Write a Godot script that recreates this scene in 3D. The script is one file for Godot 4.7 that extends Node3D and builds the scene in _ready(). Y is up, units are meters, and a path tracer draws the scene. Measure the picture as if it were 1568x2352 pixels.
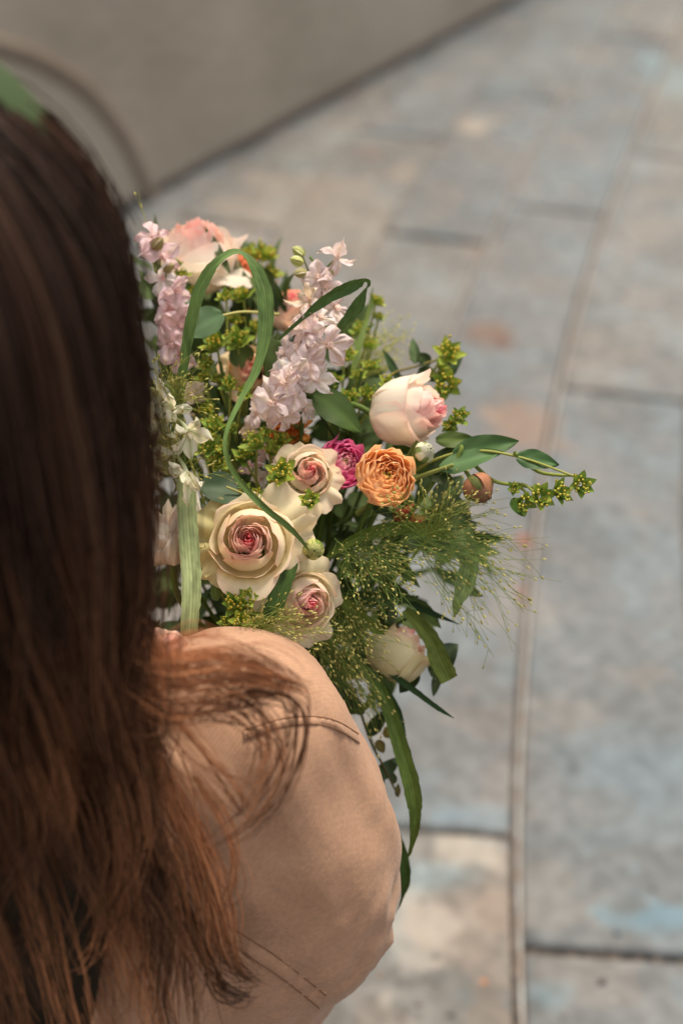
extends Node3D
# A woman seen from behind over her shoulder, holding a wild bouquet, on a stone pavement.

const CAM := Vector3(0, 1.5, 0)
const PITCH := 35.0
const FOV := 39.6
var cam_f := 0.0
var v_right := Vector3.RIGHT
var v_up := Vector3.UP
var v_fwd := Vector3.FORWARD
var used_names := {}
var rng := RandomNumberGenerator.new()
var wob := FastNoiseLite.new()
var M := {}
var tie := Vector3.ZERO   # where the stems are held together

# ---------------------------------------------------------------- small helpers
func at(px: float, py: float, d: float) -> Vector3:
	return CAM + v_fwd * d + v_right * ((px - 784.0) / cam_f * d) - v_up * ((py - 1176.0) / cam_f * d)

func ground_at(px: float, py: float) -> Vector3:
	var r := at(px, py, 1.0) - CAM
	return CAM + r * (CAM.y / -r.y)

func facing(a: float, b: float, c: float) -> Vector3:
	return (v_right * a + v_up * b - v_fwd * c).normalized()

func col(r: float, g: float, b: float) -> Color:
	return Color(r / 255.0, g / 255.0, b / 255.0).srgb_to_linear()

func rnd(a: float, b: float) -> float:
	return rng.randf_range(a, b)

func numbered(n: String) -> String:
	if not used_names.has(n):
		used_names[n] = 0
		return n
	used_names[n] += 1
	return "%s_%03d" % [n, used_names[n]]

func thing(called: String, label: String, category: String, base := Vector3.ZERO, group := "") -> Node3D:
	var o := Node3D.new()
	o.name = numbered(called)
	add_child(o)
	o.position = base
	o.set_meta("label", label)
	o.set_meta("category", category)
	if group:
		o.set_meta("group", group)
	return o

func part(called: String, mesh: Mesh, mat: Material, parent: Node3D, xf := Transform3D.IDENTITY) -> MeshInstance3D:
	var o := MeshInstance3D.new()
	o.name = called
	o.mesh = mesh
	o.material_override = null
	for s in mesh.get_surface_count():
		o.set_surface_override_material(s, mat)
	o.transform = xf
	parent.add_child(o, true)
	return o

func world_part(called: String, g: Geo, mat: Material, parent: Node3D) -> MeshInstance3D:
	var off := Vector3.ZERO
	var n: Node = parent
	while n != self:
		off += n.position
		n = n.get_parent()
	return part(called, g.done(off), mat, parent)

func basis_on(axis: Vector3, roll := 0.0) -> Basis:   # y along axis
	var y := axis.normalized()
	var x := y.cross(Vector3(0.31, 0.2, 0.93)).normalized()
	if x.length() < 0.5:
		x = Vector3.RIGHT
	var z := x.cross(y).normalized()
	return Basis(x, y, z) * Basis(Vector3.UP, roll)

class Geo:
	var v := PackedVector3Array()
	var n := PackedVector3Array()
	var c := PackedColorArray()
	var u := PackedVector2Array()
	var i := PackedInt32Array()
	func grid(w: int, h: int, first: int, wrap := false) -> void:   # h+1 rows of w+1 points already appended
		var row := w if wrap else w + 1
		for b in h:
			for a in w:
				var p0 := first + b * row + a
				var p1 := first + b * row + ((a + 1) % row if wrap else a + 1)
				i.append_array(PackedInt32Array([p0, p1, p0 + row, p1, p1 + row, p0 + row]))
	func done(off := Vector3.ZERO) -> ArrayMesh:
		var m := ArrayMesh.new()
		if v.is_empty():
			return m
		if n.size() != v.size():
			n.resize(v.size())
			n.fill(Vector3.ZERO)
			for k in range(0, i.size(), 3):
				var a := i[k]
				var b := i[k + 1]
				var d := i[k + 2]
				var q := (v[d] - v[a]).cross(v[b] - v[a])
				n[a] += q
				n[b] += q
				n[d] += q
			for k in n.size():
				n[k] = n[k].normalized() if n[k].length_squared() > 1e-24 else Vector3.UP
		if off != Vector3.ZERO:
			for k in v.size():
				v[k] -= off
		var arr := []
		arr.resize(Mesh.ARRAY_MAX)
		arr[Mesh.ARRAY_VERTEX] = v
		arr[Mesh.ARRAY_NORMAL] = n
		if c.size() == v.size():
			arr[Mesh.ARRAY_COLOR] = c
		if u.size() == v.size():
			arr[Mesh.ARRAY_TEX_UV] = u
		arr[Mesh.ARRAY_INDEX] = i
		m.add_surface_from_arrays(Mesh.PRIMITIVE_TRIANGLES, arr)
		return m

func spline(pts: Array, steps: int) -> PackedVector3Array:
	var out := PackedVector3Array()
	for s in pts.size() - 1:
		var p0: Vector3 = pts[maxi(s - 1, 0)]
		var p1: Vector3 = pts[s]
		var p2: Vector3 = pts[s + 1]
		var p3: Vector3 = pts[mini(s + 2, pts.size() - 1)]
		for k in steps:
			out.append(p1.cubic_interpolate(p2, p0, p3, float(k) / steps))
	out.append(pts[-1])
	return out

func tube(g: Geo, pts: PackedVector3Array, r0: float, r1: float, c0: Color, c1: Color, sides := 6) -> void:
	var first := g.v.size()
	var side := Vector3.UP
	for k in pts.size():
		var t := (pts[mini(k + 1, pts.size() - 1)] - pts[maxi(k - 1, 0)]).normalized()
		if k == 0:
			side = t.cross(Vector3(0.3, 0.8, 0.5)).normalized()
		side = (side - t * side.dot(t)).normalized()
		var o := t.cross(side)
		var f := float(k) / maxf(pts.size() - 1, 1)
		var r := lerpf(r0, r1, f)
		for a in sides:
			var w := TAU * a / sides
			g.v.append(pts[k] + (side * cos(w) + o * sin(w)) * r)
			g.c.append(c0.lerp(c1, f))
	g.grid(sides, pts.size() - 1, first, true)
	var cap := g.v.size()
	g.v.append(pts[-1])
	g.c.append(c1)
	for a in sides:
		g.i.append_array(PackedInt32Array([cap - sides + a, cap - sides + (a + 1) % sides, cap]))

func ball(g: Geo, p: Vector3, axis: Vector3, ra: float, rl: float, cc: Color, sides := 5, rows := 3) -> void:
	var b := basis_on(axis)
	var first := g.v.size()
	for k in rows + 1:
		var f := PI * (0.04 + 0.92 * k / rows)
		for a in sides:
			var w := TAU * a / sides
			g.v.append(p + b * Vector3(sin(f) * ra * cos(w), -cos(f) * rl, sin(f) * ra * sin(w)))
			g.c.append(cc)
	g.grid(sides, rows, first, true)

func mat(c: Color, rough: float, vertex := true) -> StandardMaterial3D:
	var m := StandardMaterial3D.new()
	m.albedo_color = c
	m.roughness = rough
	m.vertex_color_use_as_albedo = vertex
	m.cull_mode = BaseMaterial3D.CULL_DISABLED
	return m

func noise(freq: float, oct: int, s: int) -> FastNoiseLite:
	var n := FastNoiseLite.new()
	n.noise_type = FastNoiseLite.TYPE_SIMPLEX_SMOOTH
	n.frequency = freq
	n.fractal_octaves = oct
	n.seed = s
	return n

# ---------------------------------------------------------------- petals, leaves
# bowl: from the base out to (rm, hm), then the rim to (rt, ht); lip rolls the rim outwards
func petal(g: Geo, b: Basis, o: Vector3, th: float, rm: float, hm: float, rt: float, ht: float, lip: float, w: float, ruffle: float, tone: Color, edge: Color, edge_share: float, heart: Color, sd: float, nu := 10, nv := 9, spiral := 0.0) -> void:
	var first := g.v.size()
	for j in nv + 1:
		for k in nu + 1:
			var uu := 2.0 * k / nu - 1.0
			var vt := 1.0 - 0.24 * pow(absf(uu), 2.6) + 0.025 * exp(-uu * uu * 30.0) + 0.03 * wob.get_noise_2d(uu * 90.0 + sd * 20.0, sd * 51.0)
			var vv := float(j) / nv
			var v := vv * vt
			var r := 0.0
			var y := 0.0
			if v < 0.6:
				var q := v / 0.6 * PI / 2
				r = rm * pow(sin(q), 0.85)
				y = hm * (1.0 - cos(q))
			else:
				var q := (v - 0.6) / 0.4
				r = lerpf(rm, rt, pow(q, 1.5 if rt > rm else 1.1))
				y = lerpf(hm, ht, q) - lip * pow(q, 3.0)
			var ang := w * (0.55 + 0.45 * smoothstep(0.0, 0.5, v))
			var t := th + uu * ang
			var wave := wob.get_noise_3d(uu * 42.0 + sd * 31.0, vv * 30.0, sd * 17.0) * 1.4 + 0.4 * sin(uu * 7.0 + sd * 5.0) * vv
			var curl := smoothstep(0.45, 1.0, vv) * ruffle
			r *= 1.0 + spiral * uu
			r += wave * curl * 1.3 + ruffle * 0.5 * pow(absf(uu), 3.0) * vv
			y += wave * curl * 1.3 - ruffle * 0.55 * pow(absf(uu), 3.0) * vv
			t += curl * 0.25 * wob.get_noise_3d(uu * 40.0, vv * 60.0, sd * 9.0) / maxf(rm, 0.004)
			g.v.append(o + b * Vector3(cos(t) * r, y, sin(t) * r))
			var e := maxf(smoothstep(0.74, 1.02, vv), smoothstep(0.80, 1.05, absf(uu)) * smoothstep(0.3, 0.8, vv)) * edge_share
			e *= 0.75 + 0.6 * wob.get_noise_3d(uu * 30.0, vv * 30.0, sd * 41.0)
			var cc := heart.lerp(tone, smoothstep(0.0, 0.45, vv)).lerp(edge, clampf(e, 0.0, 1.0))
			var grain := 1.0 + 0.13 * wob.get_noise_3d(uu * 190.0, vv * 18.0, sd * 3.0)
			g.c.append(Color(cc.r * grain, cc.g * grain, cc.b * grain))
	g.grid(nu, nv, first)

# one rose: spiral heart, inner petals, closed dome, rim, guard petals
func rose(called: String, label: String, centre: Vector3, axis: Vector3, size: float, k: Dictionary) -> Node3D:
	var b := basis_on(axis, k.get("roll", 0.0))
	var tall: float = k.get("tall", 1.0)
	var o := centre - axis.normalized() * size * 0.95 * tall
	var t := thing(called, label, k.get("category", "rose"), o, k.get("group", "roses of the bouquet"))
	var cream: Color = k.get("cream", col(240, 224, 190))
	var pink: Color = k.get("pink", col(252, 206, 200))
	var deep: Color = k.get("deep", col(250, 160, 178))
	var s0 := rng.randf() * 10.0
	var open: float = k.get("open", 1.0)
	var n := 0
	var off: float = k.get("sink", 0.0)
	var cone: float = 0.40 if tall < 1.2 else 0.16
	var ring := func(count: int, rm0: float, rm1: float, rt0: float, rt1: float, h0: float, h1: float, lip: float, w: float, ruf: float, pinkness: float, es: float) -> void:
		for q in count:
			var f := float(q) / maxi(count - 1, 1)
			n += 1
			var g := Geo.new()
			var th := s0 + q * TAU / count * (1.0 if count < 5 else 1.0) + rnd(-0.2, 0.2) + rm0 * 3.0
			var rm := lerpf(rm0, rm1, f) * size
			var tone := cream.lerp(pink, pinkness * (1.0 - f * 0.4)).lerp(deep, maxf(0.0, pinkness - 0.55) * 1.3 * (1.0 - f))
			var edge := pink.lerp(deep, clampf(pinkness * 1.3 - 0.2, 0.0, 1.0))
			petal(g, b, o, th, rm, size * tall * 0.72 * minf(1.0, 0.55 + rm / size), lerpf(rt0, rt1, f) * size * rnd(0.95, 1.05), lerpf(h0, h1, f) * size * tall * rnd(0.97, 1.03), lip * size, w, ruf * size, tone, edge, es, cream.lerp(col(236, 228, 170), 0.5), s0 + n * 1.7, 12, 10, 0.085)
			world_part("petal", g, M.petal, t)
	for q in 23:   # the heart: a tight spiral that rises towards the middle
		n += 1
		var f := q / 22.0
		var g := Geo.new()
		var rm := size * (0.06 + 0.62 * pow(f, 0.95))
		var tone := deep.lerp(pink, smoothstep(0.0, 0.24, f)).lerp(cream, smoothstep(0.16, 0.6, f) * 0.9)
		tone = tone.lerp(col(255, 240, 238), 0.8 * smoothstep(0.06, 0.34, f))
		var edge := deep.lerp(pink, smoothstep(0.1, 0.6, f))
		petal(g, b, o, s0 + q * 2.25 + rnd(-0.2, 0.2), rm, size * tall * 0.9, rm * lerpf(0.7, 0.92, f) * rnd(0.94, 1.06), size * tall * (1.26 + cone * (1.0 - pow(f, 1.25)) + rnd(-0.02, 0.02) - off), size * 0.03 * f, lerpf(1.5, 0.8, f), size * lerpf(0.01, 0.045, f), tone, edge, 0.9, tone, s0 + n * 1.7, 12, 10, 0.11)
		world_part("petal", g, M.petal, t)
	ring.call(4, 0.82, 0.98, 0.60, 0.74, 1.24, 1.12, 0.0, 1.05, 0.03, 0.02, 0.7)
	if open > 0.2:
		ring.call(3, 1.02, 1.1, 1.02, 1.06 + 0.16 * open, 1.12, 1.0, 0.05 + 0.2 * open, 1.15, 0.06, 0.04, 0.7)
	for gp in k.get("guards", []):   # [angle in degrees from the right, reach, height, half width, ruffle, tone shift]
		n += 1
		var g := Geo.new()
		var scr := v_right * cos(deg_to_rad(gp[0])) + v_up * sin(deg_to_rad(gp[0]))
		petal(g, b, o, atan2(scr.dot(b.z), scr.dot(b.x)), size * 1.02, size * tall * 0.5, size * gp[1], size * tall * gp[2], size * 0.25, gp[3], gp[4] * size, cream.lerp(k.get("old", col(222, 214, 160)), gp[5]), pink, 0.5 * (1.0 - gp[5]), cream.lerp(col(205, 205, 130), 0.6), s0 + n * 2.3, 16, 12)
		world_part("guard_petal", g, M.petal, t)
	stem_of(t, o, axis, k.get("stem", 0.0022), true)
	return t

func stem_of(t: Node3D, o: Vector3, axis: Vector3, r: float, sepals := false) -> void:
	var g := Geo.new()
	var a := axis.normalized()
	var low := tie + Vector3(rnd(-0.012, 0.012), 0, rnd(-0.012, 0.012))
	tube(g, spline([o + a * 0.002, o - a * 0.03, o.lerp(low, 0.55) - Vector3(0, 0.01, 0), low, low + Vector3(rnd(-0.03, 0.03), -0.16, rnd(0.0, 0.05))], 5), r * 1.1, r, col(96, 118, 62), col(84, 108, 52), 6)
	world_part("stem", g, M.leaf, t)
	if sepals:
		for q in 5:
			var s := Geo.new()
			var d := (basis_on(a) * Vector3(cos(q * TAU / 5), 0.25, sin(q * TAU / 5))).normalized()
			leaf(s, o - a * 0.001, d, a, 0.018, 0.006, -0.6, 0.2, col(92, 120, 60), 6)
			world_part("sepal", s, M.leaf, t)

func leaf(g: Geo, p: Vector3, dir: Vector3, up: Vector3, length: float, width: float, bend: float, fold: float, tone: Color, nv := 10, shape := 0.8, nu := 4) -> void:
	var d := dir.normalized()
	var across := d.cross(up).normalized()
	var nrm := across.cross(d).normalized()
	var first := g.v.size()
	var pos := p
	var sd := p.x * 90.0 + p.y * 70.0
	for j in nv + 1:
		var v := float(j) / nv
		var dd := d.rotated(across, -bend * v)
		var nn := nrm.rotated(across, -bend * v)
		if j > 0:
			pos += dd * length / nv
		var w := width * pow(sin(PI * pow(clampf(v * 0.97 + 0.03, 0.0, 1.0), shape)), 0.85)
		for k in nu + 1:
			var u := 2.0 * k / nu - 1.0
			var wave := wob.get_noise_3d(v * 60.0, u * 40.0, sd) * width * 0.35 * absf(u)
			g.v.append(pos + across * (u * w) + nn * (absf(u) * w * fold + wave))
			var shade := 1.0 + 0.22 * wob.get_noise_3d(v * 40.0 + sd, u * 50.0, 3.0) + (0.35 if absf(u) < 0.1 else 0.0)
			g.c.append(Color(tone.r * shade, tone.g * shade, tone.b * shade))
	g.grid(nu, nv, first)

# a ribbon of grass through points [px, py, depth, half width in pixels, tilt]
func blade(called: String, label: String, pts: Array, tone: Color, group := "long grass blades of the bouquet", vein := 0.22) -> MeshInstance3D:
	var g := Geo.new()
	var way := []
	for q in pts:
		way.append(at(q[0], q[1], q[2]))
	var steps := 9
	var line := spline(way, steps)
	var first := 0
	var nu := 12
	for k in line.size():
		var s := mini(k / steps, pts.size() - 2)
		var f := float(k - s * steps) / steps
		var hw := lerpf(pts[s][3], pts[s + 1][3], smoothstep(0.0, 1.0, f)) / cam_f * lerpf(pts[s][2], pts[s + 1][2], f)
		var tilt := lerpf(pts[s][4], pts[s + 1][4], smoothstep(0.0, 1.0, f))
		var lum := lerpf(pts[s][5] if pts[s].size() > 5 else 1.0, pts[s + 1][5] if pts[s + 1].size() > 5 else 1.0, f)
		var t := (line[mini(k + 1, line.size() - 1)] - line[maxi(k - 1, 0)]).normalized()
		var look := (CAM - line[k]).normalized()
		var ac := t.cross(look).normalized().rotated(t, deg_to_rad(tilt))
		var nn := ac.cross(t).normalized()
		for a in nu + 1:
			var u := 2.0 * a / nu - 1.0
			var wv := 1.0 + 0.11 * wob.get_noise_2d(k * 14.0, u * 90.0)
			g.v.append(line[k] + ac * u * hw * wv + nn * hw * (0.28 * absf(u) + (0.045 if a % 2 == 0 else 0.0)))
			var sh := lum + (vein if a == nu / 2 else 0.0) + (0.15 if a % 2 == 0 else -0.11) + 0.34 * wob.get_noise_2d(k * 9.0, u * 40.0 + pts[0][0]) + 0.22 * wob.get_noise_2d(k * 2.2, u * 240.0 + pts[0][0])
			g.c.append(Color(tone.r * sh, tone.g * sh, tone.b * sh))
	g.grid(nu, line.size() - 1, first)
	var o := part(numbered(called), g.done(way[0]), M.leaf, self)
	o.position = way[0]
	o.set_meta("label", label)
	o.set_meta("category", "long_grass")
	o.set_meta("group", group)
	return o

# ---------------------------------------------------------------- sprigs
var head_mesh: Array = []
func make_umbels() -> void:   # star of pointed bracts round a few yellow green flowerets, unit radius 1
	for s in 4:
		var g := Geo.new()
		for lay in 2:
			var cnt := 6 + lay
			for q in cnt:
				var a := q * TAU / cnt + lay * 0.4 + rnd(-0.2, 0.2)
				var d := Vector3(cos(a), rnd(0.1, 0.55) + lay * 0.7, sin(a))
				leaf(g, d * 0.12, d, Vector3.UP, rnd(0.75, 1.0) * (1.0 - lay * 0.25), 0.27, -0.5, 0.35, col(158, 172, 84).lerp(col(92, 124, 60), rng.randf()), 5, 0.7, 2)
		for q in 16:
			var p := Vector3(rnd(-0.5, 0.5), rnd(0.3, 0.75), rnd(-0.5, 0.5))
			ball(g, p, Vector3.UP, 0.085, 0.095, col(196, 194, 96).lerp(col(204, 164, 70), rng.randf() * 0.7), 5, 3)
		head_mesh.append(g.done())

# a bupleurum sprig: stem, then its flower heads [px, py, depth, radius px]
func bupleurum(label: String, heads: Array, leaves: Array = [], from: Variant = null) -> Node3D:
	var root: Vector3 = tie if from == null else from
	var mid := Vector3.ZERO
	for h in heads:
		mid += at(h[0], h[1], h[2] + 0.02)
	mid /= heads.size()
	var fork := root.lerp(mid, 0.72)
	var t := thing("bupleurum_sprig", label, "bupleurum", root, "bupleurum sprigs of the bouquet")
	var g := Geo.new()
	tube(g, spline([root, root.lerp(fork, 0.5) + Vector3(0, -0.006, 0), fork], 5), 0.0016, 0.0013, col(120, 136, 70), col(150, 160, 84), 5)
	for h in heads:
		var p := at(h[0], h[1], h[2])
		tube(g, spline([fork, fork.lerp(p, 0.5) + Vector3(rnd(-0.005, 0.005), rnd(-0.004, 0.006), 0), p], 4), 0.0011, 0.0009, col(160, 168, 92), col(160, 168, 92), 5)
	world_part("stem", g, M.leaf, t)
	for h in heads:
		var p := at(h[0], h[1], h[2])
		var s: float = h[3] / cam_f * h[2] * 1.18 * rnd(0.8, 1.25)
		var ax := ((p - fork).normalized() + facing(rnd(-0.4, 0.4), rnd(0.0, 0.5), 0.7) * 0.8).normalized()
		part("flower_head", head_mesh[rng.randi() % 4], [M.leaf, M.leaf, M.old_leaf][rng.randi() % 3], t, Transform3D(basis_on(ax, rnd(0, 6)).scaled(Vector3.ONE * s), p - t.position))
	for l in leaves:   # [px, py, depth, px to, py to, half width px, tone]
		leaf_part(t, l)
	return t

func leaf_part(t: Node3D, l: Array) -> void:
	var p := at(l[0], l[1], l[2])
	var q := at(l[3], l[4], l[2] + (l[7] if l.size() > 7 else 0.0))
	var g := Geo.new()
	leaf(g, p, q - p, facing(rnd(-0.3, 0.3), 0.45 + rnd(-0.3, 0.3), 1.0), p.distance_to(q) * 1.03, l[5] / cam_f * l[2], rnd(0.0, 0.5), rnd(0.05, 0.3), l[6], 12, 0.75, 6)
	world_part("leaf", g, M.gloss_leaf, t)

# leafy sprig: stem through points, leaves listed
func sprig(called: String, label: String, category: String, stem: Array, leaves: Array, group: String, tone := Color(0.05, 0.07, 0.03), r := 0.0013) -> Node3D:
	var way := []
	for q in stem:
		way.append(at(q[0], q[1], q[2]))
	var t := thing(called, label, category, way[0], group)
	var g := Geo.new()
	tube(g, spline(way, 6), r, r * 0.6, tone, tone, 5)
	world_part("stem", g, M.leaf, t)
	for l in leaves:
		leaf_part(t, l)
	return t

# a feathery grass panicle: hair-thin branches from a base, spreading to px targets
func panicle(label: String, base: Array, tips: Array, spread: float, n: int, seeds: int, tone: Color, sd: int, droop := 0.02) -> Node3D:
	rng.seed = sd
	var p := at(base[0], base[1], base[2])
	var t := thing("grass_panicle", label, "grass panicle", p, "feathery grass panicles of the bouquet")
	var st := Geo.new()
	tube(st, spline([tie + Vector3(rnd(-0.01, 0.01), 0.0, 0.0), tie.lerp(p, 0.5) - Vector3(0, 0.01, 0.0), p], 5), 0.0012, 0.0009, tone, tone, 5)
	world_part("stem", st, M.leaf, t)
	var g := Geo.new()
	var sg := Geo.new()
	for k in n:
		var tip: Array = tips[rng.randi() % tips.size()]
		var q := at(tip[0], tip[1], tip[2]) + Vector3(rng.randfn(), rng.randfn(), rng.randfn()) * spread
		var reach := rnd(0.45, 1.0)
		q = p.lerp(q, reach)
		var start := p.lerp(q, rnd(0.0, 0.35))
		var mid := start.lerp(q, 0.5) + Vector3(rnd(-1, 1), rnd(0.0, 1.2), rnd(-1, 1)) * droop * 0.5
		var line := spline([start, mid, q], 5)
		tube(g, line, 0.00024, 0.00015, tone, tone.lerp(col(170, 172, 96), 0.5), 3)
		for s in seeds:
			var f := rnd(0.45, 1.0)
			var a := line[int(f * (line.size() - 1))]
			var dirn := (q - p).normalized() + Vector3(rng.randfn(), rng.randfn(), rng.randfn()) * 0.35
			var e := a + dirn.normalized() * rnd(0.005, 0.018)
			tube(g, PackedVector3Array([a, e]), 0.00016, 0.00012, tone, tone, 3)
			ball(sg, e + dirn.normalized() * 0.001, dirn, rnd(0.0005, 0.00085), rnd(0.0012, 0.0019), col(206, 202, 136).lerp(col(160, 146, 92), rng.randf() * 0.7), 4, 3)
	world_part("branchlets", g, M.leaf, t).set_meta("kind", "stuff")
	world_part("seeds", sg, M.leaf, t).set_meta("kind", "stuff")
	return t

# larkspur: floret meshes are shared, unit radius 1
var floret_core: Array = []
var floret_petal: Array = []
var floret_bud: Array = []
func make_florets() -> void:
	for kind in 2:
		var pale := [col(249, 243, 246), col(241, 242, 224)][kind] as Color
		var streak := [col(222, 212, 184), col(166, 184, 122)][kind] as Color
		var set := []
		for s in 4:
			var g := Geo.new()
			var first := 0
			var nu := 8
			var nv := 9
			var cup := 0.45 if kind == 0 else 0.95
			for j in nv + 1:
				var v := float(j) / nv
				for k in nu + 1:
					var u := 2.0 * k / nu - 1.0
					var w := (0.46 if s != 1 else 0.34) * pow(sin(PI * pow(v * 0.95 + 0.03, 0.85 + 0.15 * s)), 0.7 + 0.12 * s) * (1.0 + 0.22 * wob.get_noise_2d(v * 110.0, s * 30.0 + signf(u) * 9.0))
					var ruf := wob.get_noise_3d(u * 60.0, v * 40.0, s * 13.0 + kind * 50.0)
					var y := cup * sin(v * 1.9) * 0.7 - 0.25 * u * u * v + ruf * 0.42 * v + 0.1 * sin(u * 6.0 + s) * v * v
					if s == 3:
						y -= 0.6 * v * v
					if s == 2:
						y += 0.5 * v * v
					g.v.append(Vector3(0.08 + v * 0.95, y, u * w + ruf * 0.06))
					var cc := pale.lerp(streak, exp(-u * u * 14.0) * (1.0 - 0.55 * v) * 0.9 + (0.12 if v > 0.9 else 0.0))
					var gr := 1.0 + 0.14 * wob.get_noise_3d(u * 150.0, v * 20.0, s * 5.0)
					g.c.append(Color(cc.r * gr, cc.g * gr, cc.b * gr))
			g.grid(nu, nv, first)
			set.append(g.done())
		floret_petal.append(set)
		var c := Geo.new()
		for q in 4:
			var a := q * TAU / 4 + 0.3
			leaf(c, Vector3(0, 0.05, 0), Vector3(cos(a) * 0.6, 1.0, sin(a) * 0.6), Vector3(cos(a), 0.2, sin(a)), 0.42, 0.13, 0.6, 0.2, pale.lerp(Color(0.9, 0.85, 0.7), 0.4), 5, 0.8, 2)
		tube(c, spline([Vector3(0.05, 0.05, 0), Vector3(0.1, -0.35, 0.05), Vector3(0.35, -0.9, 0.02), Vector3(0.5, -1.25, 0.0)], 4), 0.15, 0.03, pale.lerp(streak, 0.35), streak, 6)
		floret_core.append(c.done())
		var bd := Geo.new()
		for q in 4:
			var a := q * TAU / 4
			leaf(bd, Vector3(cos(a) * 0.02, -0.6, sin(a) * 0.02), Vector3(cos(a) * 0.75, 1.0, sin(a) * 0.75), Vector3(cos(a), 0.0, sin(a)) * -1.0, 1.35, 0.36, -1.15, -0.4, col(176, 184, 112).lerp(pale, 0.15 + 0.3 * (q % 2)), 7, 0.85, 4)
		ball(bd, Vector3.ZERO, Vector3.UP, 0.36, 0.62, col(190, 192, 128), 8, 6)
		floret_bud.append(bd.done())

# spike: stem px points, florets [px, py, depth, radius px, a, b, c, roll], buds [px, py, depth, radius px, a, b, c]
func larkspur(label: String, stem: Array, florets: Array, buds: Array, kind: int, tint: Material) -> Node3D:
	var way := []
	for q in stem:
		way.append(at(q[0], q[1], q[2]))
	way.push_front(tie)
	var t := thing("larkspur_spike", label, "larkspur", tie, "larkspur spikes of the bouquet")
	var g := Geo.new()
	tube(g, spline(way, 6), 0.002, 0.001, col(92, 112, 60), col(96, 118, 66), 6)
	for f in florets + buds:
		var p := at(f[0], f[1], f[2])
		var near: Vector3 = way[1]
		for q in 21:
			var w: Vector3 = way[1].lerp(way[-1], q / 20.0)
			if p.distance_to(w) + q * 0.0005 < p.distance_to(near):
				near = w
		tube(g, spline([near - Vector3(0, 0.006, 0), near.lerp(p, 0.6), p - facing(f[4], f[5], f[6]) * 0.003], 3), 0.0008, 0.0007, col(110, 128, 76), col(140, 150, 96), 4)
	world_part("stem", g, M.leaf, t)
	for f in florets:
		var s: float = f[3] / cam_f * f[2]
		var b := basis_on(facing(f[4], f[5], f[6]), f[7]).scaled(Vector3.ONE * s)
		var core := part("floret", floret_core[kind], tint, t, Transform3D(b, at(f[0], f[1], f[2]) - t.position))
		var own: Material = [tint, tint, tint, tint, M.fresh_petal, M.faded_petal][rng.randi() % 6]
		for q in 5:
			var turn := Basis(Vector3.UP, q * TAU / 5 + rnd(-0.18, 0.18)) * Basis(Vector3.BACK, rnd(-0.55, 0.5)) * Basis(Vector3.RIGHT, rnd(-0.5, 0.5))
			part("petal", floret_petal[kind][rng.randi() % 4], own, core, Transform3D(turn.scaled(Vector3(rnd(0.75, 1.1), 1.0, rnd(0.72, 1.02))), Vector3.ZERO))
	for f in buds:
		var s: float = f[3] / cam_f * f[2]
		part("bud", floret_bud[kind], tint if f.size() < 8 else M.leaf, t, Transform3D(basis_on(facing(f[4], f[5], f[6]), rnd(0, 6)).scaled(Vector3.ONE * s), at(f[0], f[1], f[2]) - t.position))
	return t

# many-petalled round flower
func ranunculus(called: String, label: String, category: String, centre: Vector3, axis: Vector3, size: float, outer: Color, inner: Color, heart: Color, count: int, ruffle: float, open := 0.9, group := "") -> Node3D:
	var b := basis_on(axis)
	var a := axis.normalized()
	var o := centre - a * size * 0.75
	var t := thing(called, label, category, o, group)
	for q in count:
		var f := float(q) / (count - 1)
		var g := Geo.new()
		var rm := size * (0.16 + 0.84 * pow(f, 0.8))
		var cc := inner.lerp(outer, smoothstep(0.0, 0.5, f))
		petal(g, b, o, q * 2.4, rm, size * 0.62, rm * lerpf(0.62, open, f), size * (0.98 - 0.12 * f * f + rnd(-0.03, 0.05)), 0.0, lerpf(1.3, 0.75, f), ruffle * size * (0.5 + f), cc, cc.lerp(inner, 0.35) * 1.05, 0.5, cc.lerp(heart, 0.4), q * 1.37 + centre.x * 50.0, 10, 8, 0.05)
		world_part("petal", g, M.petal, t)
	var c := Geo.new()
	for q in 14:
		var d := Vector3(rnd(-1, 1), 0.0, rnd(-1, 1)) * size * 0.1
		ball(c, o + b * (d + Vector3(0, size * 0.82, 0)), a, size * 0.05, size * 0.08, heart, 5, 3)
	world_part("centre", c, M.leaf, t)
	stem_of(t, o, axis, 0.0022, true)
	return t

# ---------------------------------------------------------------- rounded bodies: tapered capsules joined by a smooth minimum
func field(p: Vector3, prims: Array, k: float) -> float:
	var d := 1e9
	for q in prims:
		var a: Vector3 = q[0]
		var ba: Vector3 = q[4]
		var pa := p - a
		var h := clampf(pa.dot(ba) * q[5], 0.0, 1.0)
		var e := (pa - ba * h).length() - lerpf(q[2], q[3], h)
		if d > 1e8:
			d = e
		else:
			var m := maxf(k - absf(d - e), 0.0) / k
			d = minf(d, e) - m * m * k * 0.25
	return d

func cap(a: Vector3, b: Vector3, ra: float, rb: float) -> Array:
	var ba := b - a
	return [a, b, ra, rb, ba, 1.0 / maxf(ba.length_squared(), 1e-9)]

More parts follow.
